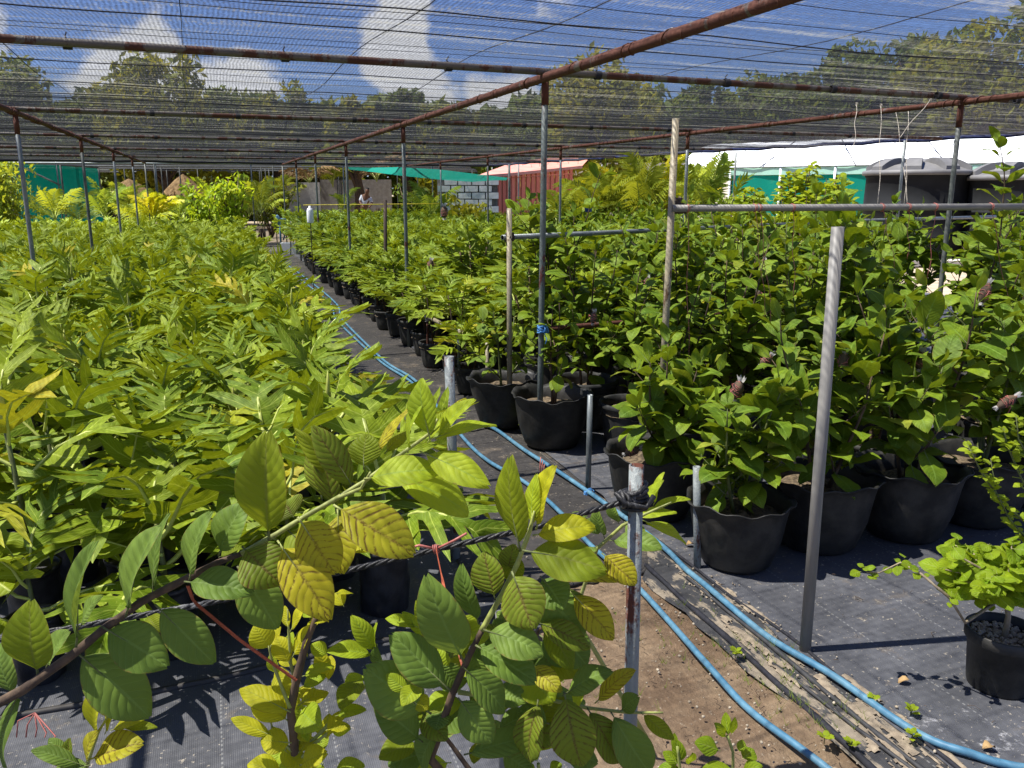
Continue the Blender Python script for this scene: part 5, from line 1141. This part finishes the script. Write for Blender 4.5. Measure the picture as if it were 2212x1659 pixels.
put_leaves(A, c8, 1.47, [(60, 10, 545, 320, 270, 'r', -.05), (70, 40, 110, 430, 210, 'r', .02), (120, 230, 260, 290, 110, 'y', .05)])
# B: guava shoot right of the centre
B = thing('guava_branch', 'guava shoot with yellow brown veined leaves above the dark shaded leaves near the rusty post', 'guava branch', (.02, 1.75, 0))
stem_part(B, 'branch', [Vector((.02, 1.75, 0)), Vector((.0, 1.6, .25)), Y(930, 1640, 1.44)] + [Y(*c8(x, y), yy) for x, y, yy in ((790, 1200, 1.42), (860, 1040, 1.42), (905, 940, 1.42), (980, 790, 1.42))], [.012, .010, .008, .007, .0065, .006, .0055], M['bark'])
stem_part(B, 'branch_tip', [Y(*c8(x, y), 1.42) for x, y in ((980, 790), (1065, 640), (1120, 540), (1200, 380), (1280, 170), (1310, 40))], [.0055, .0052, .005, .0045, .004, .002], M['lime_stem'])
stem_part(B, 'side_twig', [Y(*c8(x, y), 1.50) for x, y in ((830, 1180), (1100, 1225), (1340, 1215), (1640, 1280), (1900, 1310), (2120, 1310))], [.005, .0045, .004, .0036, .003, .002], M['lime_stem'])
stem_part(B, 'side_twig', [Y(*c8(x, y), 1.46) for x, y in ((700, 1400), (800, 1530), (880, 1640), (960, 1750))], [.003, .0045, .005, .006], M['bark'])
stem_part(B, 'side_twig', [Y(*c8(x, y), 1.52) for x, y in ((1290, 880), (1340, 790), (1420, 720), (1500, 640))], [.003, .003, .0025, .002], M['bark'])
put_leaves(B, c8, 1.42, [(1215, 280, 1135, -300, 235, 'o', -.03), (1290, 150, 1310, -190, 110, 'l', 0), (1320, 150, 1440, -245, 190, 'y', .02), (1310, 190, 1690, 150, 175, 'y', -.02), (1250, 290, 1765, 400, 250, 'o', -.04), (1450, 440, 1890, 480, 130, 'r', .02), (1740, 310, 1945, 505, 150, 'r', .04), (1545, 555, 1812, 842, 165, 'r', .02),
     (1060, 590, 1000, 300, 195, 's', -.02), (1170, 430, 1320, 775, 265, 's', -.03), (955, 745, 860, 375, 150, 'g', -.02), (1350, 455, 1500, 655, 200, 'g', .02), (1350, 540, 1625, 830, 290, 'g', .03), (1330, 740, 1665, 890, 150, 's', -.01), (1140, 430, 1180, 250, 130, 's', .02), (1150, 300, 1200, 500, 130, 'o', .04),
     (860, 985, 640, 440, 270, 'g', -.06), (770, 1160, 400, 830, 240, 'g', -.05), (1000, 790, 1365, 935, 220, 'g', -.06), (950, 890, 1310, 1125, 245, 'g', -.05), (870, 1030, 1125, 1300, 190, 'g', -.03), (650, 1310, 235, 1050, 300, 'g', -.03), (835, 1225, 1050, 1490, 210, 'g', -.02), (600, 1490, 300, 1270, 210, 'g', 0), (880, 1570, 1335, 1480, 180, 'g', -.02), (700, 1410, 615, 1680, 190, 'g', 0), (1330, 1240, 1290, 1620, 190, 's', 0), (1500, 1195, 1600, 1640, 255, 's', -.04), (1650, 1290, 1835, 1620, 180, 's', -.02), (1800, 1320, 2025, 1680, 215, 'g', -.03),
     (1495, 1195, 1795, 1040, 165, 'g', -.02), (1695, 1245, 1945, 1045, 130, 'r', -.01), (1290, 1010, 1480, 1180, 120, 'r', .02), (1985, 1315, 2185, 1480, 90, 'o', -.02), (520, 1180, 375, 1075, 90, 'l', -.05), (600, 1130, 480, 1270, 110, 'l', -.04), (1560, 1300, 1640, 1150, 120, 'l', .03), (1850, 1300, 1960, 1200, 120, 'g', .03), (880, 960, 790, 620, 150, 'o', .05), (920, 900, 1000, 780, 130, 'l', .04), (1450, 790, 1640, 1010, 210, 'g', .05), (1370, 740, 1560, 1030, 160, 'o', .04), (730, 1080, 690, 900, 120, 'l', .05), (700, 1000, 850, 1150, 150, 'g', .05), (740, 1290, 700, 1420, 160, 'g', .02), (650, 720, 570, 600, 120, 'l', .06), (800, 720, 960, 840, 150, 'l', .06), (1200, 1120, 1120, 1240, 140, 'g', .06), (1050, 1170, 1260, 1240, 150, 'g', .05), (1250, 760, 1130, 690, 110, 'l', .07), (400, 1000, 520, 1100, 130, 'o', .06), (1100, 1560, 1300, 1680, 150, 'g', .05), (1400, 1380, 1200, 1300, 150, 'g', .07), (600, 1300, 760, 1480, 150, 's', .03), (560, 1200, 640, 1290, 100, 'y', -.02)])
rows = []
for k in range(46):
    x, y = RF.uniform(560, 1500), RF.uniform(760, 1640); a = RF.uniform(0, 6.28); L = RF.uniform(190, 340); rows.append((x, y, x + L * math.cos(a), y + L * math.sin(a) * .8, L * RF.uniform(.5, .66), RF.choice('ggglos'), RF.uniform(.07, .20)))
put_leaves(B, c8, 1.42, rows)
# D: yellow young shoots on a dark upright stem
D = thing('guava_shoot', 'upright dark guava stem crowded with bright yellow green young shoots', 'guava shoot', (-.31, 1.66, 0))
stem_part(D, 'stem', [Vector((-.31, 1.66, 0)), Vector((-.31, 1.6, .3))] + [Y(*c7(x, y), yy) for x, y, yy in ((1860, 1640, 1.53), (1850, 1480, 1.52), (1830, 1300, 1.51), (1870, 1080, 1.50), (1930, 860, 1.5), (2000, 690, 1.5))], [.013, .011, .0095, .009, .008, .0085, .007, .005], M['bark'])
stem_part(D, 'side_twig', [Y(*c7(x, y), 1.52) for x, y in ((1860, 1120), (1830, 1000), (1820, 850), (1810, 660))], [.004, .0035, .003, .0015], M['lime_stem'])
stem_part(D, 'side_twig', [Y(*c7(x, y), 1.50) for x, y in ((1825, 1280), (1770, 1140), (1710, 980), (1690, 890))], [.004, .0035, .003, .0015], M['lime_stem'])
stem_part(D, 'side_twig', [Y(*c7(x, y), 1.52) for x, y in ((1840, 1550), (1780, 1500), (1720, 1440), (1700, 1340))], [.004, .0035, .003, .0015], M['lime_stem'])
stem_part(D, 'side_twig', [Y(*c7(x, y), 1.52) for x, y in ((1880, 1620), (1960, 1520), (2060, 1440), (2170, 1340))], [.004, .0035, .003, .0015], M['lime_stem'])
put_leaves(D, c7, 1.51, [(1700, 910, 1605, 760, 150, 'y', 0), (1820, 1000, 1740, 830, 120, 'y', 0), (1815, 780, 1785, 640, 60, 'y', 0), (1825, 800, 1940, 615, 90, 'y', -.01), (1840, 960, 1960, 750, 110, 'y', 0), (1700, 900, 1760, 770, 90, 'y', .02), (1905, 1080, 2100, 1025, 110, 'l', 0), (1900, 1150, 2050, 1080, 90, 'l', .02), (1820, 1300, 1505, 1165, 150, 'y', -.02), (1810, 1360, 1600, 1180, 200, 'y', 0), (1720, 1460, 1455, 1350, 90, 'y', -.01), (1880, 1260, 2060, 1170, 120, 'y', 0), (1890, 1290, 2020, 1410, 180, 'l', -.01), (1830, 1500, 1640, 1490, 150, 'y', -.02), (1800, 1540, 1720, 1400, 110, 'l', .01), (1880, 1560, 1990, 1460, 130, 'y', 0), (1890, 1640, 2060, 1560, 160, 'y', -.01), (2050, 1460, 2190, 1290, 90, 'y', 0), (2080, 1430, 2205, 1400, 80, 'l', 0), (1830, 1180, 1730, 1030, 100, 'y', .02), (1950, 720, 2060, 730, 60, 'y', 0), (1930, 800, 2040, 720, 90, 'y', .01), (1990, 720, 2090, 620, 60, 'l', .02), (2000, 700, 1910, 690, 60, 'l', .02), (1820, 1600, 1700, 1520, 120, 'l', .03), (2060, 950, 1960, 880, 90, 'l', .03), (1780, 1700, 1560, 1640, 140, 'y', .0), (1960, 1420, 1880, 1260, 120, 'l', .03)])
put_leaves(D, c8, 1.50, [(300, 945, 0, 925, 110, 'l', .02), (305, 930, 160, 700, 110, 'l', .02), (310, 940, 310, 740, 110, 'l', .04), (110, 640, 50, 560, 90, 'y', .03), (60, 560, 165, 560, 60, 'y', .03), (570, 770, 375, 720, 70, 'l', .03), (640, 840, 480, 680, 70, 'l', .04), (240, 1100, 90, 1290, 150, 'o', .04), (0, 1420, 150, 1400, 70, 'y', .0), (60, 1330, 250, 1290, 90, 'l', .0), (40, 1690, 240, 1640, 130, 'l', .0), (380, 1060, 320, 900, 130, 'g', .02), (250, 1080, 110, 1180, 120, 'l', .05)])
rows = []
for k in range(26):
    x, y = RF.uniform(1650, 2120), RF.uniform(850, 1650); a = RF.uniform(0, 6.28); L = RF.uniform(110, 200); rows.append((x, y, x + L * math.cos(a), y + L * math.sin(a), L * RF.uniform(.5, .66), RF.choice('ylly'), RF.uniform(.02, .10)))
put_leaves(D, c7, 1.51, rows)
stem_part(D, 'side_twig', [Y(*c8(x, y), 1.53) for x, y in ((-100, 1500), (60, 1340), (240, 1150), (380, 1030), (300, 940), (320, 880))], [.004, .004, .0035, .003, .0025, .002], M['lime_stem'])
# E: yellow leaves low on the left
E_ = thing('guava_shoot', 'low cluster of yellow leaves with a brown veined one under the long branch', 'guava shoot', (-.85, 1.75, 0))
stem_part(E_, 'stem', [Vector((-.85, 1.75, 0)), Y(*c7(480, 1900), 1.62), Y(*c7(560, 1600), 1.58), Y(*c7(620, 1430), 1.57), Y(*c7(700, 1300), 1.56)], [.008, .006, .004, .003, .002], M['lime_stem'])
put_leaves(E_, c7, 1.57, [(600, 1450, 640, 1140, 160, 'y', 0), (660, 1440, 790, 1220, 110, 'y', 0), (700, 1420, 915, 1350, 80, 'y', .01), (570, 1600, 900, 1510, 215, 'r', -.03), (540, 1620, 620, 1430, 130, 'r', -.01), (760, 1400, 990, 1400, 60, 'o', .02), (700, 1330, 860, 1280, 100, 'y', .03), (520, 1640, 200, 1550, 110, 'g', .0), (440, 1660, 440, 1470, 90, 's', .02), (430, 1600, 300, 1480, 90, 'g', .03), (560, 1640, 330, 1700, 130, 'g', 0)])
# C: sprig between the knot and the first pot
C_ = thing('guava_sprig', 'pale green guava sprig passing behind the rusty post below the knot', 'guava sprig', (.45, 2.35, 0))
stem_part(C_, 'stem', [Vector((.42, 2.35, 0)), Y(1240, 1330, 2.2), Y(1290, 1185, 2.15), Y(1345, 1135, 2.12), Y(1395, 1110, 2.1), Y(1450, 1085, 2.08)], [.008, .006, .005, .0045, .004, .002], M['lime_stem'])
put_leaves(C_, c8, 2.13, [(1750, 210, 1700, 20, 110, 'g', 0), (1840, 120, 1800, -10, 110, 'g', .02), (1790, 225, 2110, 280, 150, 'g', -.02), (1930, 70, 2200, 40, 110, 'l', 0), (2000, 100, 2260, 240, 110, 'l', .02), (2020, 60, 2290, -30, 70, 'l', 0), (1950, 60, 2110, -160, 90, 'l', .02), (2060, 0, 2130, -200, 70, 'l', .02), (1700, 260, 1600, 340, 110, 'g', .02), (1880, 110, 2010, 230, 110, 'g', .05), (1640, 80, 1720, 180, 90, 'g', .03), (1500, 130, 1640, 60, 90, 'g', .05)], .35)
# bright rounded seedling leaves along the bottom edge
HLM = [b.mesh('leaf', [M['hib'], M['lime_stem']]) for b in [oval_leaf(9, 3, .31, .12, .06, .02, 90 + s_, .0) for s_ in range(4)]]
def put_round(t, fn, y0, rows):
    for (bx, by, tx, ty, w, dy) in rows:
        p = Y(*fn(bx, by), y0 + dy); q = Y(*fn(tx, ty), y0 + dy + RF.uniform(-.03, .03)); L = (q - p).length; wm = w * .3432 * 1.08 / F * (y0 * CP + .9 * SP); obj('leaf', RF.choice(HLM), t, frame(rel(p, t.location), rel(q, t.location), (RF.uniform(-.4, .4) - .2, -.6, .7), wm / (L * .66), .8))
for (fn, y0, rows, sp_, base, lab) in ((c9, 1.75, [(300, 1550, 140, 1490, 120, 0), (350, 1460, 330, 1310, 70, 0), (370, 1450, 390, 1340, 50, 0), (340, 1470, 265, 1370, 60, .01), (440, 1600, 510, 1540, 110, 0), (420, 1560, 440, 1480, 60, 0), (430, 1680, 560, 1640, 90, 0), (380, 1660, 180, 1680, 100, -.02)], [(380, 1560), (345, 1455)], (.55, 1.8, 0), 'lime green seedling with toothed leaves at the bottom right of the rusty post'),
                                   (c9, 1.75, [(60, 1620, 20, 1480, 90, 0), (40, 1640, -60, 1560, 80, 0), (100, 1640, 130, 1560, 70, 0), (60, 1680, -90, 1660, 90, 0), (20, 1560, 10, 1440, 50, .02)], [(50, 1700), (30, 1520)], (.42, 1.8, 0), 'lime green seedling at the bottom edge beside the rusty post'),
                                   (c8, 1.45, [(1335, 1625, 1235, 1470, 120, 0), (1400, 1680, 1480, 1630, 80, 0), (1320, 1690, 1250, 1650, 70, 0)], [(1340, 1700), (1335, 1630)], (.2, 1.5, 0), 'single bright toothed leaf catching the sun in front of the dark guava leaves')):
    t = thing('seedling', lab, 'seedling', base); put_round(t, fn, y0, rows); stem_part(t, 'stem', [Vector(base)] + [Y(*fn(x, y), y0) for x, y in sp_], [.005] + [.0035] * len(sp_), M['lime_stem'])
# ================================================================ RIGHT: hibiscus in its pot, citrus twig
hp = Z(2178, 1515, .026); hp.y += .10
hb = thing('hibiscus_bush', 'small hibiscus with bright round leaves and one long side twig in a black nursery pot', 'potted plant', (hp.x + .02, hp.y, .026))
m = MB(); m.lathe([(0, 0), (.095, 0), (.098, .01), (.110, .165), (.118, .168), (.121, .172), (.121, .205), (.117, .208), (.111, .205), (.108, .16)], 48); obj('pot', m.mesh('pot', M['pot']), hb)
m = MB(); m.lathe([(.109, .165), (.07, .172), (0, .176)], 20); obj('soil', m.mesh('soil', M['soil']), hb)
m = MB()
for i in range(260): a, q = R.uniform(0, 6.28), .105 * math.sqrt(R.random()); s_ = R.uniform(.004, .010); m.lathe([(0, -s_), (s_, 0), (0, s_ * .7)], 5, 0, (q * math.cos(a), q * math.sin(a), .175 + s_ * .3))
obj('gravel', m.mesh('gravel', M['gravel']), hb, kind='stuff')
hl = [oval_leaf(8, 3, .33, .10, .05, .015, 120 + s_, .0) for s_ in range(4)]; HLm = [b.mesh('leaf', [M['hib'], M['lime_stem']]) for b in hl]; M['pale_bark'] = simple('pale_hibiscus_bark', (.34, .28, .19), (.22, .17, .11), .85, 40, (1, 1, .4), .5)
m = MB(); fork = Vector((-.012, 0, .33)); m.tube([(0, 0, .16), (.004, 0, .25), tuple(fork)], [.011, .009, .009], 8); tips = []
for k in range(15):
    a = k * 2.4; e = fork + Vector((math.cos(a) * R.uniform(.06, .19) - .05, math.sin(a) * R.uniform(.05, .14), R.uniform(.02, .17))); m.tube([tuple(fork), tuple(fork.lerp(e, .5) + Vector((0, 0, .02))), tuple(e)], [.006, .004, .002], 5); tips.append((fork, e))
tw = [rel(Y(u, v, yy), hb.location) for u, v, yy in ((2085, 1345, 2.55), (2050, 1290, 2.5), (1990, 1240, 2.55), (1945, 1215, 2.6), (1900, 1237, 2.62), (1872, 1236, 2.63))]
m.tube([tuple(fork)] + [tuple(x) for x in tw], [.006, .0055, .005, .004, .003, .0025, .002], 6); obj('stem', m.mesh('stem', M['pale_bark']), hb)
for (f0, e) in tips:
    for k in range(22):
        c = f0.lerp(e, R.uniform(.35, 1.05)); a = R.uniform(0, 6.28); d = Vector((math.cos(a), math.sin(a) - .15, R.uniform(-.2, .5))).normalized(); L = R.uniform(.045, .085)
        c = c + Vector((0, 0, R.uniform(-.05, .03))); d = (d + Vector((0, 0, R.uniform(-.7, .3)))).normalized(); obj('leaf', R.choice(HLm), hb, frame(c, c + d * L, (R.uniform(-.9, .5), R.uniform(-1.3, .1), .8), R.uniform(.95, 1.2)))
for (i, n_) in ((1, 5), (2, 7), (3, 6), (4, 2), (5, 9)):
    for k in range(n_):
        c = tw[i] + Vector((R.uniform(-.02, .02), R.uniform(-.015, .015), R.uniform(-.015, .02))); a = R.uniform(0, 6.28); d = Vector((math.cos(a), math.sin(a), R.uniform(-.6, .4))).normalized(); L = R.uniform(.022, .045) 
        obj('leaf', R.choice(HLm), hb, frame(c, c + d * L, (R.uniform(-.4, .4), -.5, .8), R.uniform(.95, 1.2)))
ct = thing('citrus_bush', 'small leaved citrus reaching in from the right edge above the hibiscus', 'citrus', (2.02, 2.75, .026)); m = MB()
m.tube([(0, 0, 0), (-.02, 0, .3), (-.05, 0, .62)], [.012, .010, .007], 6); twl = []
for (pts) in (((2215, 1130), (2160, 1080), (2120, 1020), (2090, 960)), ((2230, 1080), (2200, 1020), (2175, 960), (2168, 925)), ((2230, 1180), (2180, 1120), (2150, 1060), (2140, 990)), ((2240, 1020), (2200, 950), (2195, 900))):
    P = [rel(Y(u, v, 2.72), ct.location) for u, v in pts]; m.tube([(-.03, 0, .45)] + [tuple(x) for x in P], [.005] + [.003] * (len(P) - 1) + [.0015], 5); twl.append(P)
obj('stem', m.mesh('stem', M['stem']), ct); SLm = [b.mesh('leaf', [M['l'], M['lime_stem']]) for b in (oval_leaf(4, 1, .24, .1, .08, .02, 140), oval_leaf(4, 1, .27, .15, .08, .02, 141))]
for P in twl:
    for i in range(len(P) - 1):
        for k in range(15):
            c = P[i].lerp(P[i + 1], R.random()); a = R.uniform(0, 6.28); d = Vector((math.cos(a), math.sin(a), R.uniform(-.3, .6))).normalized(); L = R.uniform(.022, .045); obj('leaf', R.choice(SLm), ct, frame(c, c + d * L, (R.uniform(-.4, .4), -.5, .8), R.uniform(.95, 1.3)))
# weeds on the ground
for k, (u, v, n_, s_, lab) in enumerate(((1588, 1422, 9, .022, 'tiny green weed on the brown dirt near the middle'), (1968, 1545, 8, .022, 'pale weed sprout on the cloth right of the hose'), (1885, 1520, 7, .02, 'small pale weed touching the right hose'), (1838, 1620, 8, .024, 'leafy weed on the sandy cloth'), (1970, 1600, 8, .022, 'weed under the bend of the right hose'), (1780, 1608, 6, .025, 'little weed beside the left hose'), (1115, 925, 10, .05, 'leafy weed at the foot of the pale post'), (1135, 940, 9, .045, 'leafy weed at the left foot of the wavy pot'))):
    p = Z(u, v, .03); t = thing('weed', lab, 'weed', p); m = MB(); m.tube([(0, 0, 0), (0, 0, s_ * 1.2)], .0015, 4); obj('stem', m.mesh('stem', M['stem']), t)
    for q in range(n_): a = q * 2.4; d = Vector((math.cos(a), math.sin(a), R.uniform(.1, .7))).normalized(); c = Vector((0, 0, s_ * R.uniform(.4, 1.3))); obj('leaf', R.choice(SLm), t, frame(c, c + d * s_ * 1.2, (0, 0, 1), 1.2))
m = MB()
for i in range(520):
    c = AB(*( (R.uniform(-.5, .02), R.uniform(-4.0, -2.4)) if i % 3 else (R.uniform(-1, -.1), R.uniform(-3.5, -1.9)) ), .03)
    if noise.noise(c * 3) < .02: continue
    for q in range(4): a = R.uniform(0, 6.28); h = R.uniform(.01, .045); m.v += [tuple(c), tuple(c + Vector((.0018, .0, 0))), tuple(c + Vector((math.cos(a) * h * .7, math.sin(a) * h * .7, h)))]; m.face((len(m.v) - 3, len(m.v) - 2, len(m.v) - 1), 0, [(.4, 0), (.6, 0), (.5, 1)])
obj('grass', m.mesh('grass', M['palm_green']), kind='stuff')
m = MB()
for i in range(330):
    a, bb = (R.uniform(-1.1, -.18), R.uniform(-4.0, -1.75)) if i % 4 else (R.uniform(-.2, 1.6), R.uniform(-3.8, -1.6)); c = AB(a, bb, .034); an = R.uniform(0, 6.28); L = R.uniform(.008, .04); d = Vector((math.cos(an), math.sin(an), 0)); k = Vector((-d.y, d.x, 0)) * L * R.uniform(-.3, .3)
    m.tube([c, c + d * L * .5 + k + Vector((0, 0, .003)), c + d * L], R.uniform(.0005, .0014), 4)
obj('twig_litter', m.mesh('twig_litter', M['bark']), kind='stuff')
# dried leaves and a brown curled stipule
for (u, v, lab) in ((1938, 1474, 'curled dried leaf lying on the right ground cloth'), (2120, 1618, 'small dry leaf lying in the lower right corner'), (1480, 1178, 'dry leaf on the sandy edge by the hose')):
    p = Z(u, v, .035); m = MB(); L = arr(oval_leaf(5, 1, .3, .3, .25, .05, int(u))); me = join('dry_leaf', [(L, frame((0, 0, 0), Vector((.045, .01, .0)), (0, 0, 1)))], [M['dry'], M['bark']]); obj('dry_leaf', me, None, Matrix.Translation(p), lab, 'dry leaf')
ribbon('pink_ribbon', [Z(2070 / 1 - 232, 1484, .035), Z(1850, 1488, .05), Z(1858, 1497, .034)], .003, M['pink'], 'curl of pink ribbon lying against the right hose', 'ribbon')
# paper white ring stain of spilled powder
b = MB(); c = Z(2090, 1580, .0275); P = []
for i in range(49):
    a = i / 48 * 6.28; r = []
    for j in range(4): q = .05 + .09 * j / 3 + .012 * math.sin(a * 3 + 1); r.append((q * math.cos(a) * 1.2, q * math.sin(a), .0008 * (j in (1, 2))))
    P.append(r)
t_ = NT('white_powder'); v_ = t_.coord(); n_ = t_.noise(v_, 30, 6, .7); n2_ = t_.noise(v_, 7, 3); mx_ = t_.n.new('ShaderNodeMixShader'); t_.set(mx_, '0', t_.smooth(t_.math('ADD', n_, t_.math('MULTIPLY', n2_, .6)), .84, 1.15)); tp_ = t_.node('BsdfTransparent'); t_.l.new(tp_.outputs[0], mx_.inputs[1]); t_.l.new(t_.pbr((.5, .5, .52), .9), mx_.inputs[2])
b.quadgrid(P); obj('powder_stain', b.mesh('powder_stain', t_.finish(mx_.outputs[0])), None, Matrix.Translation(c), kind='structure')
n_obj = len(bpy.data.objects); print('objects', n_obj)
